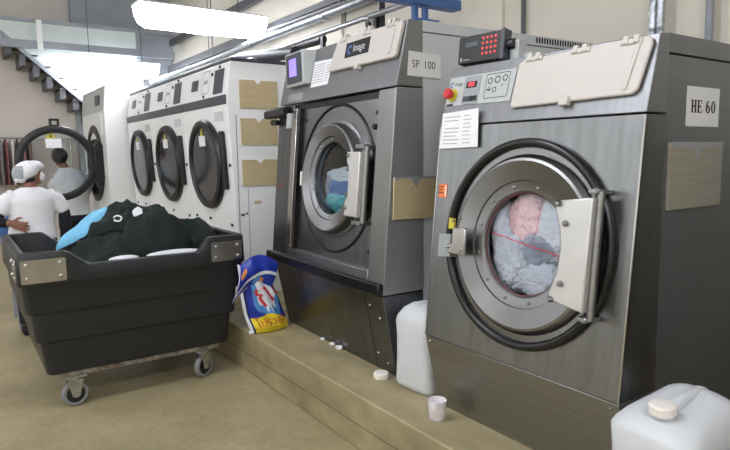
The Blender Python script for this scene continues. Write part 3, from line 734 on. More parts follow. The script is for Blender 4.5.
# ------------------------------------------------------------------ tumble dryers
DW = 1.082
def make_dryer(name, label, loc):
    t = thing(name, label, 'tumble dryer', loc, 0, 'white tumble dryers')
    # profile: front leans very slightly, control head sloped back
    prof = [(.0, 0), (-.088, 1.585), (-.088, 1.668), (-.048, 1.925), (.9, 1.925), (.9, 0)]
    MB().prism(Fxz, prof, .004, DW-.004).build('cabinet', M['white'], t, .006)
    Fd_ = Fr((0, 0, 0), (0, 1, 0), (-.088, 0, 1.585), (-1.585, 0, -.088))
    Fdt = Fr((0, 0, 0), (0, -1, 0), (-.088, 0, 1.585), (-1.585, 0, -.088))
    MB().box(-.094, .0, .012, DW-.004, 1.588, 1.664).build('band', M['band'], t, .003)
    MB().box(-.04, .9, .004, DW-.004, 1.925, 1.955).build('top_cap', M['band'], t, .003)
    Fcn = Fr((-.088, 0, 1.668), (0, -1, 0), (.04, 0, .257), (-.257, 0, .04))
    MB().fbox(Fcn, -.30, -.10, .015, .215, .001, .006).build('control_plate', M['slate'], t)
    MB().fbox(Fcn, -.86, -.70, .085, .18, .001, .008).build('display', M['slate'], t, .002)
    w = MB(); ro = rrect(-.60, .04, -.42, .235, .012); ri = rrect(-.594, .046, -.426, .229, .009)
    for i in range(len(ro)):
        j = (i+1) % len(ro); w.poly(Fcn, [ro[i], ro[j], ri[j], ri[i]], .002)
    w.fbox(Fcn, -.555, -.52, .125, .155, .001, .003); w.fbox(Fcn, -.505, -.47, .125, .155, .001, .003)
    w.build('keypad_print', M['labeldk'], t)
    w = MB()
    for u, v in ((-.36, .19), (-.52, .015), (-.20, .235)): w.fbox(Fcn, u-.012, u+.012, v-.012, v+.012, .001, .01)
    w.build('buttons', M['ink'], t)
    Fo = Fd_.moved(.545, 1.105)
    w = MB(); w.lathe(Fo, [(.385, 0), (.39, .025), (.378, .048), (.34, .056), (.318, .046), (.31, .025), (.32, 0)], 64, closed=True)
    d = w.build('door', M['black'], t)
    MB().lathe(Fo, [(.318, .03), (.318, .036), (.2, .038), (.001, .038), (.001, .031)], 48).build('glass', M['slateglass'], d)
    MB().prism(Fo, rrect(-.075, .16, .075, .25, .006), .039, .041).build('door_label', M['paper'], d)
    MB().prism(Fo, [(-.035, .25), (.0, .31), (.035, .25)], .039, .0405).build('warning_print', M['yellow'], d)
    MB().prism(Fd_, rrect(.10, .90, .175, 1.38, .02), .002, .035).build('hinge_plate', M['black'], t, .006)
    w = MB()
    for u, v in ((.62, .62), (.12, .60), (.05, 1.1), (.98, .62)): w.fbox(Fd_, u-.02, u+.02, v-.012, v+.012, 0, .006)
    w.build('panel_clips', M['ink'], t)
    w = MB(); w.fbox(Fd_, .10, .30, 1.46, 1.54, .0005, .0015); w.build('notice_print', M['labelpale'], t)
    return t
M['slateglass'] = mat('dark_door_glass', (34, 38, 46), .12, 0, .2, 4, coat=.3)
M['labelpale'] = mat('pale_notice', (206, 209, 210), .5, 0, .12, 30)
D1 = make_dryer('tumble_dryer', 'nearest of the three white tumble dryers in a row, its side hung with card pouches', (1.95, 4.62, ZC))
D2 = dup(D1, (1.95, 4.62+DW, ZC), None, 'middle white tumble dryer of the row of three')
D3 = dup(D1, (1.95, 4.62+2*DW, ZC), None, 'farthest white tumble dryer of the row of three, by the open round door')
Fs = Fr((0, .004, 0), (1, 0, 0), (0, 0, 1), (0, -1, 0))
for z0, z1, x1 in ((1.557, 1.783, .355), (1.262, 1.476, .345), (.927, 1.14, .345)):
    w = MB(); w.fbox(Fs, .02, x1, z0, z1, 0, .012); w.use(1); w.prism(Fs, [(.15, z1), (.21, z1), (.18, z1-.035)], .012, .0125)
    plabel(w.build('document_pouch', [M['kraft'], M['white']], D1), 'tan card pouch')
w = MB(); w.fbox(Fs, -.02, -.012, .0, 1.5, -.001, .002); w.fbox(Fs, .065, .07, 0, .9, 0, .002); w.build('side_seams', M['labeldk'], D1)
MB().fbox(Fs, .12, .18, .775, .80, 0, .004).build('brass_tag', M['kraft'], D1)
w = MB(); w.fbox(Fs, -.001, .03, .68, .70, 0, .003); bolt(w, Fs, .05, .70, 0, .01, .008); w.build('side_screws', M['darksteel'], D1)

# big dryer with its round door open
t = thing('tumble_dryer', 'big white dryer at the end of the row with its round door swung open', 'tumble dryer', (1.58, 7.93, ZC))
prof = [(.05, 0), (.03, 1.75), (.06, 2.06), (1.3, 2.06), (1.3, 0)]
MB().prism(Fxz, prof, 0, 1.45).build('cabinet', M['white2'], t, .008)
MB().prism(Fxz, [(.025, 1.75), (.055, 2.05), (.06, 2.05), (.045, 1.75)], .02, 1.43).build('control_panel', M['label'], t)
MB().box(.018, .04, .25, .45, 1.83, 1.95).build('display', M['slate'], t)
MB().box(.018, .04, .16, .24, 1.45, 1.72).build('notice_sheet', M['paper'], t)
MB().lathe(Fr((.04, .72, 1.1), (0, 1, 0), (0, 0, 1), (-1, 0, 0)), [(.5, 0), (.5, .02), (.42, .03), (.40, -.0)], 64, closed=True).build('opening_rim', M['black'], t)
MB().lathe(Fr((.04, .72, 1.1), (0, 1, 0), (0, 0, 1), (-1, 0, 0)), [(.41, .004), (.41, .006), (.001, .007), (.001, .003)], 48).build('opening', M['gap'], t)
Fo = Fr((-.49, .24, 1.11), (1, .06, 0), (0, 0, 1), None)
w = MB(); w.lathe(Fo, [(.455, -.04), (.462, .0), (.452, .04), (.42, .05), (.375, .04), (.368, 0), (.375, -.04)], 80, closed=True)
d = w.build('door', M['black'], t)
MB().lathe(Fo, [(.372, -.004), (.372, .004), (.001, .004), (.001, -.004)], 64, closed=True).build('glass', M['rglass'], d)
MB().fbox(Fo, -.115, .06, .19, .30, .006, .009).build('door_label', M['paper'], d)
w = MB(); w.prism(Fo, [(-.11, .305), (.0, .305), (-.055, .40)], .006, .008); w.use(1); w.prism(Fo, [(-.07, .32), (-.04, .32), (-.055, .36)], .008, .0085)
w.build('warning_sticker', [M['yellow'], M['ink']], d)
w = MB(); ro = [(-.06, .45), (.05, .45), (.05, .54), (-.06, .54)]; ri = [(-.035, .47), (.025, .47), (.025, .515), (-.035, .515)]
for i in range(4):
    j = (i+1) % 4; w.prism(Fo, [ro[i], ro[j], ri[j], ri[i]], -.02, .02)
w.build('door_catch', M['black'], d)
MB().prism(Fo, [(.42, -.22), (.47, -.32), (.53, -.20), (.55, .20), (.47, .27), (.42, .2)], -.06, .055).build('hinge_plate', M['black'], t, .008)

# ------------------------------------------------------------------ laundry cart
CX, CY = .91, 4.20
t = thing('laundry_cart', 'charcoal stepped plastic laundry cart on castors in the left foreground', 'laundry cart', (CX, CY, 0))
HX, HY = .655, .535
def rr_loop(hx, hy, r, z, top=False):
    pts = []
    xs_ = [-.9, -.635, -.42, -.36, -.28, -.1, .1, .28, .34, .41, .635, .9]
    segs = []
    # front edge (-y) from left to right, then right side, back, left
    fx = [-hx+r] + [x for x in (-.43, -.415, -.40, -.36, -.30, -.285, -.27, -.1, .1, .30, .315, .33, .36, .39, .405, .42) if abs(x) < hx-r] + [hx-r]
    for x in fx: pts.append((x, -hy))
    for k in range(1, 6): a = R(-90+90*k/6); pts.append((hx-r+r*math.cos(a), -hy+r+r*math.sin(a)))
    for y in (-hy+r, -hy*.4, 0, hy*.4, hy-r): pts.append((hx, y))
    for k in range(1, 6): a = R(90*k/6); pts.append((hx-r+r*math.cos(a), hy-r+r*math.sin(a)))
    for x in fx[::-1]: pts.append((x, hy))
    for k in range(1, 6): a = R(90+90*k/6); pts.append((-hx+r+r*math.cos(a), hy-r+r*math.sin(a)))
    for y in (hy-r, hy*.4, 0, -hy*.4, -hy+r): pts.append((-hx, y))
    for k in range(1, 6): a = R(180+90*k/6); pts.append((-hx+r+r*math.cos(a), -hy+r+r*math.sin(a)))
    out = []
    for x, y in pts:
        zz = z
        if top and abs(y) > hy-.09:
            e = max(0, min(1, (x+.425)/.14)) if x < 0 else max(0, min(1, (.415-x)/.085))
            e = e*e*(3-2*e)
            zz = z-.088*e
        out.append(Vector((x, y, zz)))
    return out
pr = [(.20, .118, .222, 0), (.0, .112, .238, 0), (.0, .09, .415, 0), (.0, .068, .425, 0), (.0, .065, .44, 0), (.0, .052, .585, 0), (.0, .030, .596, 0), (0, .026, .61, 0), (0, .016, .745, 0), (0, .0, .757, 0), (0, -.004, .765, 0), (0, .0, .925, 1), (0, .006, .938, 1), (0, .016, .942, 1),
      (0, .034, .942, 1), (0, .044, .936, 1), (0, .05, .90, 1), (0, .075, .6, 0), (0, .13, .27, 0), (.2, .14, .262, 0)]
loops = []
for i_, (ins, off, z, top) in enumerate(pr):
    loops.append(rr_loop(HX-off, HY-off*(.55 if i_ < 11 else 1), .045, z, bool(top)))
w = MB(); w.loft(loops)
w.build('tub', M['cart'], t, smooth=40)
def plate(F, u0, u1, v0, v1):
    w = MB(); w.prism(F, rrect(u0, v0, u1, v1, .012), 0, .004); w.use(1)
    for u in (u0+.03, u1-.03):
        for v in (v0+.028, v1-.028): bolt(w, F, u, v, .004, .011, .008)
    w.build('corner_plate', [M['steel_bright'], M['galv']], t)
Ff_ = Fr((0, -HY-.0025, 0), (1, 0, 0), (0, 0, 1), (0, -1, 0))
plate(Ff_, -.64, -.415, .775, .905); plate(Ff_, .42, .625, .78, .905)
Fl_ = Fr((-HX-.0025, 0, 0), (0, -1, 0), (0, 0, 1), (-1, 0, 0))
plate(Fl_, .28, .50, .775, .905)
for x0, x1, y in ((-.47, .47, -.43), (-.47, .47, .43)): MB().box(x0, x1, y-.025, y+.025, .19, .220).build('frame_bar', M['rust'], t, .002)
for x in (-.40, .40): MB().box(x-.02, x+.02, -.40, .40, .195, .220).build('frame_bar', M['rust'], t)
for x, y, a in ((-.40, -.42, .1), (.375, -.42, .5), (-.40, .42, .2), (.375, .42, -.2)):
    c, s_ = math.cos(a), math.sin(a)
    F = Fr((x, y, .075), (c, s_, 0), (0, 0, 1), (s_, -c, 0))
    w = MB(); w.fbox(F, -.06, .06, .105, .116, -.05, .05); w.cyl(F.p(0, .085, 0), F.p(0, .105, 0), .035)
    for d in (-.032, .026): w.prism(F, [(-.045, .088), (.045, .088), (.02, -.012), (.0, -.02), (-.02, -.012)], d, d+.006)
    w.cyl(F.p(0, 0, -.036), F.p(0, 0, .036), .009)
    k = w.build('caster', M['galv'], t)
    w = MB(); w.lathe(F, [(.052, -.018), (.068, -.019), (.075, -.010), (.075, .010), (.068, .019), (.052, .018)], 40, closed=True); w.use(1)
    w.lathe(F, [(.053, -.015), (.04, -.010), (.012, -.02), (.001, -.02), (.001, .02), (.012, .02), (.04, .010), (.053, .015)], 32)
    w.build('wheel', [M['tyre'], M['black']], k)

# garments heaped in the cart: draped patches lying over one heap
def lerp_tab(tab, x):
    for (xa, a_), (xb, b_) in zip(tab, tab[1:]):
        if x <= xb: return a_+(b_-a_)*max(0, (x-xa)/(xb-xa))
    return tab[-1][1]
RIDGE = [(.30, .80), (.55, .84), (.70, .92), (.82, 1.0), (.93, 1.075), (1.02, 1.08), (1.16, 1.055), (1.30, 1.03), (1.44, 1.005), (1.52, .97)]
def heap_z(x, y):
    rz_ = lerp_tab(RIDGE, x); base = .79
    if y < 4.36: f = max(0, min(1, (y-3.70)/.66)); f = math.sin(f*PI/2)**1.15
    else: f = 1-.75*min(1, (y-4.36)/.34)**1.3
    return base+(rz_-base)*f
def clampin(x, y):
    return max(CX-.575, min(CX+.575, x)), max(CY-.455, min(CY+.455, y))
def drape(name, lab, m, cx, cy, rx, ry, off, sd, cat='garment', rot=0, fold=.05, extra=None):
    w = MB(); NR, NA = 26, 72; top = []; o3 = Vector((sd*3.7, sd*1.9, sd*5.1))
    for j in range(NR+1):
        row = []
        for i in range(NA):
            a_ = 2*PI*i/NA; t_ = j/NR
            ro_ = 1+.22*noise.noise(Vector((math.cos(a_)*1.3, math.sin(a_)*1.3, sd*2.3)))+.08*noise.noise(Vector((math.cos(a_)*4, math.sin(a_)*4, sd*1.3)))
            dx, dy = rx*ro_*t_*math.cos(a_), ry*ro_*t_*math.sin(a_)
            x, y = clampin(cx+dx*math.cos(rot)-dy*math.sin(rot), cy+dx*math.sin(rot)+dy*math.cos(rot))
            q_ = Vector((x*4.2, y*2.6, 0))+o3
            ridge = 1-abs(noise.noise(q_))*2.6
            fz = fold*(ridge*.8+noise.noise(q_*2.3)*.6+.35*(1-abs(noise.noise(q_*3.1+o3))*2.5))
            z = heap_z(x, y)+off+fz*(1-.3*t_)-.035*max(0, (t_-.86)/.14)**2
            if extra: z += extra(x, y)
            row.append(Vector((x, y, z)))
        top.append(row)
    T = [[w.bm.verts.new(p_) for p_ in r_] for r_ in top[1:]]
    U = [[w.bm.verts.new(p_-Vector((0, 0, .022))) for p_ in r_] for r_ in top[1:]]
    ct = w.bm.verts.new(top[0][0]); cb = w.bm.verts.new(top[0][0]-Vector((0, 0, .022)))
    for i in range(NA):
        k = (i+1) % NA
        w.face([ct, T[0][i], T[0][k]]); w.face([cb, U[0][k], U[0][i]])
        for j in range(NR-1):
            w.face([T[j][i], T[j+1][i], T[j+1][k], T[j][k]]); w.face([U[j][i], U[j][k], U[j+1][k], U[j+1][i]])
        w.face([T[-1][i], U[-1][i], U[-1][k], T[-1][k]])
    return tag(w.build(name, m, None, smooth=70), lab, cat, 'laundry heaped in the cart')
# the bottom of the load
w = MB(); n_ = 34; g0 = []; g1 = []
for j in range(n_+1):
    for i in range(n_+1):
        x = CX-.535+1.07*i/n_; y = CY-.43+.86*j/n_
        q_ = Vector((x*5, y*4, 9.0)); z = heap_z(x, y)-.105+.012*noise.noise(q_)
        g0.append(w.bm.verts.new((x, y, z)))
        g1.append(w.bm.verts.new((CX+(x-CX)*.93, CY+(y-CY)*.93, .36)))
ix = lambda i, j: j*(n_+1)+i
for j in range(n_):
    for i in range(n_):
        w.face([g0[ix(i, j)], g0[ix(i+1, j)], g0[ix(i+1, j+1)], g0[ix(i, j+1)]]); w.face([g1[ix(i, j)], g1[ix(i, j+1)], g1[ix(i+1, j+1)], g1[ix(i+1, j)]])
for k in range(n_):
    for a_, b_ in (((k, 0), (k+1, 0)), ((k, n_), (k+1, n_)), ((0, k), (0, k+1)), ((n_, k), (n_, k+1))):
        w.face([g0[ix(*a_)], g0[ix(*b_)], g1[ix(*b_)], g1[ix(*a_)]])
tag(w.build('laundry_load', M['green2'], None, smooth=70), 'bottom layer of dark laundry filling the cart, under the green fleeces', 'laundry', 'laundry heaped in the cart')
drape('folded_cloth', 'sky blue cloth draped at the back left of the cart heap', M['sky'], .79, 4.50, .22, .17, .035, 3, 'cloth', .3, .02, lambda x, y: .10*max(0, 1-abs(x-.81)/.3)*max(0, 1-abs(y-4.52)/.3))
drape('fleece_jacket', 'dark green fleece spread over the left front of the cart heap', M['green2'], .72, 4.06, .27, .29, -.02, 5, rot=.3)
drape('fleece_jacket', 'dark green fleece sagging along the right rim of the cart', M['green2'], 1.30, 4.30, .24, .40, -.015, 7, rot=.2)
drape('fleece_jacket', 'dark green fleece at the back of the cart heap', M['green2'], 1.12, 4.54, .34, .14, -.01, 9)
pk = drape('fleece_jacket', 'dark green fleece forming the peak of the cart heap, with a white tag', M['green'], .98, 4.31, .23, .29, .025, 11, rot=.15, fold=.055)
drape('fleece_jacket', 'dark green fleece bulging at the middle front of the cart heap', M['green'], 1.08, 3.95, .22, .16, .035, 13, fold=.05, extra=lambda x, y: .055*max(0, 1-((x-1.08)/.22)**2-((y-3.95)/.2)**2))
def on_heap(x, y, d): return Vector((x, y, heap_z(x, y)+d))
F = Fr((1.0, 4.10, heap_z(1.0, 4.10)+.075), (1, .05, 0), (0, .55, .83), None)
MB().prism(F, [(-.03, -.035), (.03, -.03), (.032, .02), (.01, .038), (-.02, .02), (-.034, .0)], 0, .006).build('care_tag', M['paper'], pk, .002)
w = MB(); F = Fr((.87, 4.08, heap_z(.87, 4.08)+.085), (1, .05, 0), (0, .55, .83), None); ring(F, 0, 0, .028, .024, .008, .008, .004, 200, 520); ring(F, 0, 0, .028, .024, .008, .008, -.004, 200, 520)
w.build('emblem_print', M['paper'], pk)
for nm, c, rad, sd in (('white cloth edge showing over the front rim, longer one', (1.135, 3.79, .846), (.165, .04, .020), 51), ('white cloth edge showing over the front rim, shorter one', (.83, 3.79, .843), (.085, .035, .018), 52)):
    tag(crumple('folded_cloth', c, rad, sd, M['wcloth'], .06, 1.2, 4), nm, 'cloth', 'laundry heaped in the cart')

# ------------------------------------------------------------------ detergent bag
t = thing('detergent_bag', 'blue and yellow detergent bag with red lettering slumped by the middle washer', 'bag', (1.69, 3.625, ZC))
def bag_pt(u, v, front=True):
    # v from 0 bottom to 1 top (0.47 m), leaning left towards the top
    cx = .012-.10*v-.02*math.sin(v*3); z = .004+.47*v
    hw = .138*(1-.16*v+.05*math.sin(v*6))
    th = (.052*(1-v)**.5*min(1, v*8+.25)+.022)*(1-abs(u)**2.6)+.006
    fold = .006*math.sin(u*9+v*7)+.006*math.sin(v*17+u*3)
    sg_ = -1 if front else 1
    return Vector((cx+u*hw, .0+sg_*th+(fold if front else 0)+.0*v, z))
w = MB(); NU, NV = 72, 110
def bag_col(u, v):
    if u < -.90: return 3
    if u < -.80 : return 1
    yb = .24+.05*math.sin(u*3+1)-.05*u
    if v < yb: return 4
    ang = math.atan2(v-.62, u-.25); rad = math.hypot((u-.25)*.75, (v-.62)*1.5)
    if rad < .42+.07*math.cos(ang*9): return 3
    if rad < .62+.05*math.cos(ang*9): return 2
    return 0
rows = {}
for side in (True, False):
    for j in range(NV+1):
        for i in range(NU+1):
            u = -1+2*i/NU
            if not side and i in (0, NU): rows[(side, i, j)] = rows[(True, i, j)]; continue
            rows[(side, i, j)] = w.bm.verts.new(bag_pt(u, j/NV, side))
for side in (True, False):
    for j in range(NV):
        for i in range(NU):
            w.mi = bag_col(-1+2*(i+.5)/NU, (j+.5)/NV)
            w.face([rows[(side, a, b)] for a, b in ((i, j), (i+1, j), (i+1, j+1), (i, j+1))])
w.mi = 4
body = w.build('sack', [M['bagblue'], M['bagnavy'], M['bagsky'], M['bagwhite'], M['bagyellow']], t, smooth=180)
def bag_text(name, body_, u0, v0, h, xs, ang, m, d=.0025):
    vs, fs = text_polys(body_); w = MB(); ca, sa = math.cos(ang), math.sin(ang); nv = []
    for q_ in vs:
        a, b = q_.x*xs*h, q_.y*h; a, b = a*ca-b*sa, a*sa+b*ca
        p = bag_pt(u0+a/.125, v0+b/.47); p.y -= d; nv.append(w.bm.verts.new(p))
    for f in fs: w.face([nv[i] for i in f])
    o = w.build(name, m, t, smooth=180); return o
bag_text('brand_lettering', '\u0e01\u0e44', .30, .585, .24, .85, R(24), M['bagred'])
bag_text('lower_lettering', '\u0e42\u0e1b\u0e23\u0e27\u0e2d\u0e0a', .12, .165, .075, .85, R(6), M['bagred'])
# folded over top
def flap_pt(u, v, off):
    # hangs from the crest (v=1) down to the left front
    x = -.075+.135*u-.055*(1-v)+.045*v*(1-u*u)*0; z = .50-.0+.03*(1-u*u)-.20*(1-v)+.035*u*(1-v)-.035*u*u
    y = -.045-.05*math.sin(v*PI*.5)*(0)+(-.035*math.sin(PI*v*.9))-.004*math.sin(u*8+v*5)+off
    return Vector((x, y, z))
w = MB(); NU, NV = 48, 48; fr = {}
def flap_col(u, v):
    if v < .05 or u < -.95: return 1
    s_ = v-.36-.20*u
    if abs(s_) < .055: return 1
    if .25 < v-.3*u < .29 and u > .2: return 1
    if u < -.5 and .45 < v < .85 and math.hypot(u+.72, (v-.65)*1.2) < .16: return 2
    if s_ < -.05 and math.hypot(u-.1, (v-.22)*1.4) < .2: return 3
    if s_ < -.05 and math.hypot(u-.35, (v-.16)*1.4) < .16: return 2
    return 0
for sd, off in ((0, 0), (1, .05)):
    for j in range(NV+1):
        for i in range(NU+1): fr[(sd, i, j)] = w.bm.verts.new(flap_pt(-1+2*i/NU, j/NV, off*(math.sin(PI*i/NU)**.5)*(.25+.75*math.sin(PI*min(1, .1+j/NV*.95)))+(.004 if sd else 0)))
for sd in (0, 1):
    for j in range(NV):
        for i in range(NU):
            w.mi = flap_col(-1+2*(i+.5)/NU, (j+.5)/NV); w.face([fr[(sd, a, b)] for a, b in ((i, j), (i+1, j), (i+1, j+1), (i, j+1))])
w.mi = 0
for j in range(NV):
    for i in (0, NU): w.face([fr[(0, i, j)], fr[(0, i, j+1)], fr[(1, i, j+1)], fr[(1, i, j)]])
for i in range(NU):
    for j in (0, NV): w.face([fr[(0, i, j)], fr[(0, i+1, j)], fr[(1, i+1, j)], fr[(1, i, j)]])
w.build('folded_top', [M['bagblue'], M['bagwhite'], M['bagorange'], M['bagsky']], t, smooth=180)
MB().box(-.145, -.115, -.03, -.005, .003, .022).build('corner_tab', M['bagwhite'], t, .003)

# ------------------------------------------------------------------ jerrycans, cup, cap, scraps
def jerrycan(label, loc, rz, group, LX=.34, WY=.275, HH=.46, split=None):
    t = thing('jerrycan', label, 'jerrycan', loc, rz, group)
    def lp(hx, hy, r, z, dz=0):
        out = []
        for cx, cy, a in ((hx-r, hy-r, 0), (-hx+r, hy-r, 90), (-hx+r, -hy+r, 180), (hx-r, -hy+r, 270)):
            for k in range(7):
                q_ = R(a+90*k/6); x, y = cx+r*math.cos(q_), cy+r*math.sin(q_)
                out.append(Vector((x, y, z+dz*(x/hx))))
        return out
    hx, hy = LX/2, WY/2
    w = MB()
    w.loft([lp(hx-.03, hy-.03, .03, 0), lp(hx-.008, hy-.008, .045, .006), lp(hx, hy, .05, .03), lp(hx-.004, hy-.004, .05, HH*.35), lp(hx-.004, hy-.004, .05, HH*.6), lp(hx, hy, .05, HH*.78),
            lp(hx-.006, hy-.006, .055, HH*.83, .008), lp(hx-.028, hy-.024, .06, HH*.90, .016), lp(hx-.065, hy-.052, .06, HH*.945, .022), lp(hx-.10, hy-.085, .04, HH*.955, .024)])
    b = w.build('body', M['jug'], t, smooth=60)
    # raised handle along the length and hollows beside it
    w = MB(); w.tube([(-hx+.135, 0, HH*.915), (-hx+.15, 0, HH*.95), (-hx+.175, 0, HH*.965), (hx-.09, 0, HH*.985), (hx-.065, 0, HH*.965), (hx-.05, 0, HH*.92)], .019, 14)
    w.build('handle', M['jug'], t)
    w = MB(); w.lathe(Fr((-hx+.08, 0, HH*.90), (1, 0, 0), (0, 1, 0)), [(.032, 0), (.032, .022), (.001, .022)], 24); w.build('neck', M['jug'], t)
    w = MB(); n = 72; F = Fr((-hx+.08, 0, HH*.91), (1, 0, .08), (0, 1, 0))
    lps = []
    for r_, d_ in ((.036, .006), (.038, .008), (.038, .030), (.034, .035), (.028, .036), (.001, .036)):
        lps.append([F.p(r_*(1+(.03 if (k//2) % 2 and r_ > .035 else 0))*math.cos(2*PI*k/n), r_*(1+(.03 if (k//2) % 2 and r_ > .035 else 0))*math.sin(2*PI*k/n), d_) for k in range(n)])
    w.loft(lps); w.build('cap', M['cap'], t)
    return t
J1 = jerrycan('big white jerrycan with ivory cap in the lower right corner', (1.785, .90, ZC), R(-4), 'white jerrycans', .35, .285, .43)
J2 = jerrycan('white jerrycan wedged between the two washers', (1.965, 2.25, ZC), R(184), 'white jerrycans', .34, .26, .435)
w = MB(); F = Fr((1.79, 2.47, ZC+.0005), (1, 0, 0), (0, 1, 0)); lps = []
for r_, d_ in ((.037, 0), (.040, .004), (.040, .026), (.036, .031), (.028, .032), (.001, .031)):
    lps.append([F.p(r_*(1+(.03 if (k//2) % 2 and r_ > .038 else 0))*math.cos(2*PI*k/72), r_*(1+(.03 if (k//2) % 2 and r_ > .038 else 0))*math.sin(2*PI*k/72), d_) for k in range(72)])
w.loft(lps)
tag(w.build('screw_cap', M['cap'], loc=(1.79, 2.47, ZC)), 'loose ivory screw cap lying on the plinth in front of the middle washer', 'cap')
t = thing('plastic_cup', 'small frosted plastic cup of powder on the plinth edge before the near washer', 'cup', (1.70, 1.925, ZC))
F = Fr((0, 0, .001), (1, 0, 0), (.0, 1, .0))
w = MB(); w.lathe(Fr((0, 0, .001), (1, 0, 0), (0, 1, 0)), [(.001, 0), (.032, 0), (.035, .004), (.042, .088), (.040, .088), (.033, .006), (.001, .005)], 32); w.build('cup', M['cup'], t)
w = MB(); w.lathe(Fr((0, 0, .001), (1, 0, 0), (0, 1, 0)), [(.031, .006), (.0365, .06), (.02, .068), (.001, .07)], 24); w.build('powder', M['wcloth'], t)
for k, (x, y, r_) in enumerate(((1.868, 3.09, .016), (1.862, 3.0, .02), (1.875, 3.22, .013))):
    tag(crumple('paper_scrap', (x, y, ZC+r_*.55), (r_, r_*1.3, r_*.6), 61+k, M['paper'], .3, 2.5, 3), ('larger', 'middle', 'smallest')[(1, 0, 2)[k]]+' white paper scrap under the front of the middle washer', 'paper scrap', 'paper scraps')

# ------------------------------------------------------------------ people
def fuse(name, mb, mats, parent, voxel=.008, it=6, assign=None):
    o = mb.build(name, mats, None, smooth=180)
    md = o.modifiers.new('r', 'REMESH'); md.mode = 'VOXEL'; md.voxel_size = voxel
    ms = o.modifiers.new('s', 'SMOOTH'); ms.factor = .5; ms.iterations = it
    dg = bpy.context.evaluated_depsgraph_get()
    me = bpy.data.meshes.new_from_object(o.evaluated_get(dg))
    o.modifiers.clear(); old = o.data; o.data = me; bpy.data.meshes.remove(old)
    me.materials.clear()
    for m in (mats if isinstance(mats, (list, tuple)) else [mats]): me.materials.append(m)
    for p in me.polygons:
        p.use_smooth = True
        p.material_index = assign(p.center) if assign else 0
    me.name = name; o.parent = parent
    return o
def ell(c, rx, ry, z, n=20): return [Vector((c[0]+rx*math.cos(2*PI*k/n), c[1]+ry*math.sin(2*PI*k/n), z)) for k in range(n)]
def torso(w, secs): w.loft([ell((x, y), rx, ry, z) for x, y, z, rx, ry in secs])
def hand(w, wrist, dirv, palm_n, spread=1.0, curl=.25, thumb=1, s=1.0):
    d = Vector(dirv).normalized(); n_ = Vector(palm_n).normalized(); sd = d.cross(n_).normalized()
    wr = Vector(wrist)
    # palm
    lp = []
    for t_, hw, ht in ((0, .022, .015), (.03, .033, .015), (.065, .040, .013), (.082, .039, .011)):
        lp.append([wr+d*t_*s+sd*hw*s*math.cos(2*PI*k/12)+n_*ht*s*math.sin(2*PI*k/12) for k in range(12)])
    w.loft(lp)
    for k, (o_, ln, a) in enumerate(((-.028, .062, -.12), (-.0095, .072, -.03), (.0095, .068, .05), (.027, .054, .16))):
        p = wr+d*.074*s+sd*o_*s; dd = (d+sd*a*spread).normalized(); pts = [p]; cur = 0
        for j in range(3):
            cur += curl; p = p+(dd*math.cos(cur)+n_*math.sin(cur))*ln*s*(.42, .32, .26)[j]; pts.append(p)
        w.tube(pts, .008, 8, [.0092*s, .0088*s, .008*s, .006*s])
    p = wr+d*.02*s-sd*.028*s*thumb
    w.tube([p, p+(d*.5-sd*thumb*.8).normalized()*.034*s, p+(d*.5-sd*thumb*.8).normalized()*.034*s+(d*.85-sd*.3*thumb).normalized()*.034*s], .01, 8, [.013*s, .0105*s, .008*s])
def head(w, c, face, s=1.0, tilt=0.0):
    f = Vector(face); f.z = 0; f.normalize(); side = Vector((f.y, -f.x, 0)); up = Vector((0, 0, 1))
    rot = Matrix((side, f, up)).transposed()
    rt = rot @ Matrix.Rotation(tilt, 3, 'X')
    P = lambda a, b, cz: Vector(c)+rt @ Vector((a*s, b*s, cz*s))
    w.ball(c, .074*s, .092*s, .105*s, 14, rt)
    w.ball(P(0, .022, -.055), .056*s, .066*s, .062*s, 12, rt)
    w.ball(P(0, .092, -.012), .012*s, .018*s, .022*s, 8, rt)      # nose
    w.ball(P(0, .083, -.058), .022*s, .012*s, .008*s, 8, rt)      # mouth
    w.ball(P(0, .070, -.088), .022*s, .02*s, .018*s, 8, rt)       # chin
    for q_ in (-1, 1):
        w.ball(P(q_*.076, -.005, -.012), .010*s, .02*s, .032*s, 8, rt)
        w.ball(P(q_*.03, .078, .012), .014*s, .012*s, .009*s, 8, rt)
    return P

# woman with hair net, back towards us
t = thing('person', 'person in white t-shirt and white hair net standing behind the cart, hand on back', 'person', (.53, 5.6, 0))
w = MB()
torso(w, [(0, 0, .70, .13, .10), (0, 0, .78, .165, .115), (0, 0, .90, .145, .10), (.005, 0, 1.02, .15, .105), (.005, -.01, 1.12, .165, .10), (.005, -.01, 1.19, .13, .075), (.005, 0, 1.23, .05, .05), (.005, .01, 1.30, .045, .045)])
for sgn in (-1, 1):
    w.tube([(sgn*.08, 0, .76), (sgn*.09, .01, .58), (sgn*.09, .015, .42), (sgn*.092, 0, .24), (sgn*.092, -.01, .08)], .08, 14, [.092, .08, .058, .05, .036])
    w.tube([(sgn*.092, -.035, .035), (sgn*.095, .05, .032), (sgn*.10, .14, .022)], .03, 12, [.036, .036, .022])
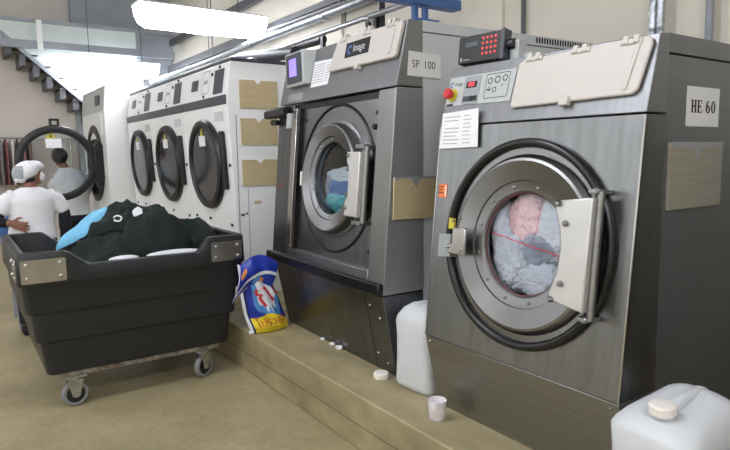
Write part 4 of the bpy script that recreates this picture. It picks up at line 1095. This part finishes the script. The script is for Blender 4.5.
# left arm folded behind the back (screen left), right arm down
w.tube([(-.135, -.01, 1.165), (-.195, -.03, 1.09), (-.262, -.055, .965), (-.258, -.10, .955), (-.16, -.150, .946)], .04, 14, [.05, .044, .036, .036, .026])
hand(w, (-.165, -.150, .945), (.93, -.05, -.32), (0, 1, 0), 1.6, .06, -1, 1.0)
w.tube([(.145, -.01, 1.165), (.205, -.0, 1.08), (.255, .01, .94), (.245, .05, .80), (.235, .09, .70)], .04, 14, [.05, .044, .036, .034, .025])
hand(w, (.235, .09, .705), (-.1, .35, -.93), (-1, 0, 0), 1.0, .25, 1, 1.0)
fdir = (.93, .34, 0)
P = head(w, (.005, .015, 1.335), fdir, .95, R(8))
fuse('body', w, [M['skin']], t, .0075, 3)
w = MB()
torso(w, [(0, 0, .79, .186, .135), (0, 0, .84, .182, .13), (0, 0, .92, .168, .12), (.005, 0, 1.03, .172, .122), (.005, -.01, 1.12, .182, .116), (.005, -.01, 1.185, .142, .088), (.005, 0, 1.222, .068, .064)])
w.tube([(-.11, -.01, 1.15), (-.175, -.02, 1.115), (-.235, -.042, 1.015)], .06, 14, [.07, .064, .058])
w.tube([(.12, -.01, 1.15), (.19, .0, 1.11), (.247, .01, 1.01)], .06, 14, [.07, .064, .058])
fuse('t_shirt', w, [M['shirt']], t, .01, 8)
w = MB(); torso(w, [(0, 0, .70, .165, .12), (0, 0, .80, .176, .124), (0, 0, .84, .17, .12)])
for sgn in (-1, 1): w.tube([(sgn*.08, 0, .76), (sgn*.09, .01, .58), (sgn*.09, .015, .42), (sgn*.092, 0, .24), (sgn*.092, -.005, .09)], .08, 14, [.10, .092, .072, .064, .058])
fuse('trousers', w, [M['dark']], t, .012, 4)
w = MB(); w.tube([(-.205, -.034, 1.07), (-.262, -.055, .965), (-.258, -.10, .955), (-.185, -.140, .949)], .04, 14, [.05, .044, .042, .032]); w.build('under_sleeve', M['dark'], t, smooth=180)
w = MB(); w.tube([(.225, .003, 1.06), (.255, .01, .94), (.245, .05, .80), (.237, .083, .72)], .04, 14, [.05, .043, .040, .032]); w.build('under_sleeve', M['dark'], t, smooth=180)
w = MB()
for sgn in (-1, 1): w.tube([(sgn*.092, -.05, .04), (sgn*.095, .05, .036), (sgn*.10, .155, .026)], .04, 12, [.044, .044, .03])
w.build('shoes', M['dark'], t, smooth=180)
w = MB()
w.ball((-.022, -.005, 1.352), .105, .10, .078, 14, Matrix.Rotation(R(-30), 3, 'Y'))
w.ball((.03, .010, 1.388), .08, .088, .048, 14, Matrix.Rotation(R(-8), 3, 'Y'))
w.ball((-.058, -.015, 1.305), .058, .076, .052, 12)
w.ball((.080, .035, 1.395), .046, .06, .014, 10, Matrix.Rotation(R(8), 3, 'Y'))
def netcol(c): return 1 if (c.x < -.045 and 1.29 < c.z < 1.395 and c.y < -.02) else 0
fuse('hair_net', w, [M['net'], M['net2']], t, .008, 4, netcol)
w = MB(); w.ball(P(0, .072, -.045), .05, .045, .045, 12); w.build('face_mask', M['paper'], t, smooth=180)
w = MB(); w.ball((-.005, -.03, 1.288), .05, .042, .03, 12); w.build('hair', M['hair'], t, smooth=180)

# second worker behind the open door
t = thing('person', 'person with black hair and grey shirt seen through the open round door', 'person', (1.27, 8.75, 0))
w = MB()
torso(w, [(.06, 0, .66, .15, .11), (.06, 0, .76, .175, .125), (.065, -.02, .90, .16, .115), (.07, -.04, 1.04, .19, .12), (.05, -.05, 1.17, .20, .115), (.02, -.04, 1.27, .13, .085), (-.02, -.02, 1.33, .055, .055), (-.05, 0, 1.40, .05, .05)])
for sgn in (-1, 1):
    w.tube([(.06+sgn*.09, 0, .72), (.06+sgn*.1, .01, .55), (.06+sgn*.1, .015, .40), (.06+sgn*.1, 0, .22), (.06+sgn*.1, -.01, .08)], .08, 14, [.1, .088, .06, .052, .038])
    w.tube([(.06+sgn*.1, -.035, .035), (.06+sgn*.1, .05, .032), (.06+sgn*.105, .14, .022)], .03, 12, [.036, .036, .022])
w.tube([(-.12, -.03, 1.21), (-.17, .05, 1.08), (-.12, .20, .98), (0, .30, .98), (.08, .36, 1.0)], .04, 14, [.055, .05, .042, .034, .027])
hand(w, (.08, .36, 1.0), (.8, .5, .1), (0, 0, -1), 1, .3, 1)
w.tube([(.20, -.03, 1.21), (.27, .05, 1.10), (.27, .20, 1.02), (.27, .32, 1.04), (.27, .40, 1.06)], .04, 14, [.055, .05, .042, .034, .027])
hand(w, (.27, .40, 1.06), (.3, .9, .1), (0, 0, -1), 1, .3, -1)
P2 = head(w, (-.065, .02, 1.462), (.3, .95, 0), 1.05, R(-6))
fuse('body', w, [M['skin']], t, .009, 3)
w = MB()
torso(w, [(.06, 0, .70, .20, .145), (.06, 0, .80, .195, .14), (.065, -.02, .92, .185, .135), (.07, -.04, 1.04, .212, .138), (.05, -.05, 1.17, .218, .132), (.02, -.04, 1.275, .145, .1), (-.02, -.02, 1.33, .07, .07)])
w.tube([(-.09, -.03, 1.2), (-.165, .04, 1.09), (-.135, .16, 1.0)], .06, 14, [.08, .074, .064])
w.tube([(.17, -.03, 1.2), (.265, .04, 1.1), (.27, .17, 1.03)], .06, 14, [.08, .074, .064])
fuse('shirt', w, [M['shirt2']], t, .012, 8)
w = MB(); torso(w, [(.06, 0, .62, .175, .13), (.06, 0, .74, .19, .136)])
for sgn in (-1, 1): w.tube([(.06+sgn*.09, 0, .72), (.06+sgn*.1, .01, .55), (.06+sgn*.1, .015, .40), (.06+sgn*.1, 0, .22), (.06+sgn*.1, -.005, .09)], .08, 14, [.108, .1, .076, .066, .06])
fuse('trousers', w, [M['dark']], t, .012, 4)
w = MB(); w.ball((-.07, -.005, 1.485), .098, .11, .115, 14); w.ball((-.06, -.09, 1.47), .05, .045, .05, 10)
fuse('hair', w, [M['hair']], t, .01, 3)
w = MB()
for sgn in (-1, 1): w.tube([(.06+sgn*.1, -.05, .04), (.06+sgn*.1, .05, .036), (.06+sgn*.105, .155, .026)], .04, 12, [.044, .044, .03])
w.build('shoes', M['dark'], t, smooth=180)

# blue bundle hanging at the left edge beside the worker
tag(crumple('cloth_bundle', (.36, 6.02, .95), (.10, .08, .17), 71, M['blue'], .12, 1.6, 4), 'blue cloth bundle at the left edge behind the person in white', 'cloth')
t = thing('side_table', 'low table under the blue cloth bundle', 'table', (.26, 6.08, 0))
MB().box(-.25, .18, -.25, .25, .74, .78).build('tabletop', M['greysteel'], t, .004)
for x in (-.22, .15):
    for y in (-.22, .22): MB().box(x-.02, x+.02, y-.02, y+.02, 0, .74).build('leg', M['greysteel'], t)

# ------------------------------------------------------------------ world and colour
wd = bpy.data.worlds.new('world'); sc.world = wd; wd.use_nodes = True
bg = wd.node_tree.nodes['Background']; bg.inputs['Color'].default_value = (.95, .98, 1.0, 1); bg.inputs['Strength'].default_value = 2.0
sc.view_settings.view_transform = 'Standard'; sc.view_settings.look = 'None'
sc.view_settings.gamma = 1; sc.view_settings.exposure = 0.45
sc.view_settings.use_curve_mapping = False
sc.cycles.max_bounces = 8; sc.cycles.transparent_max_bounces = 12
sc.cycles.sample_clamp_indirect = 10
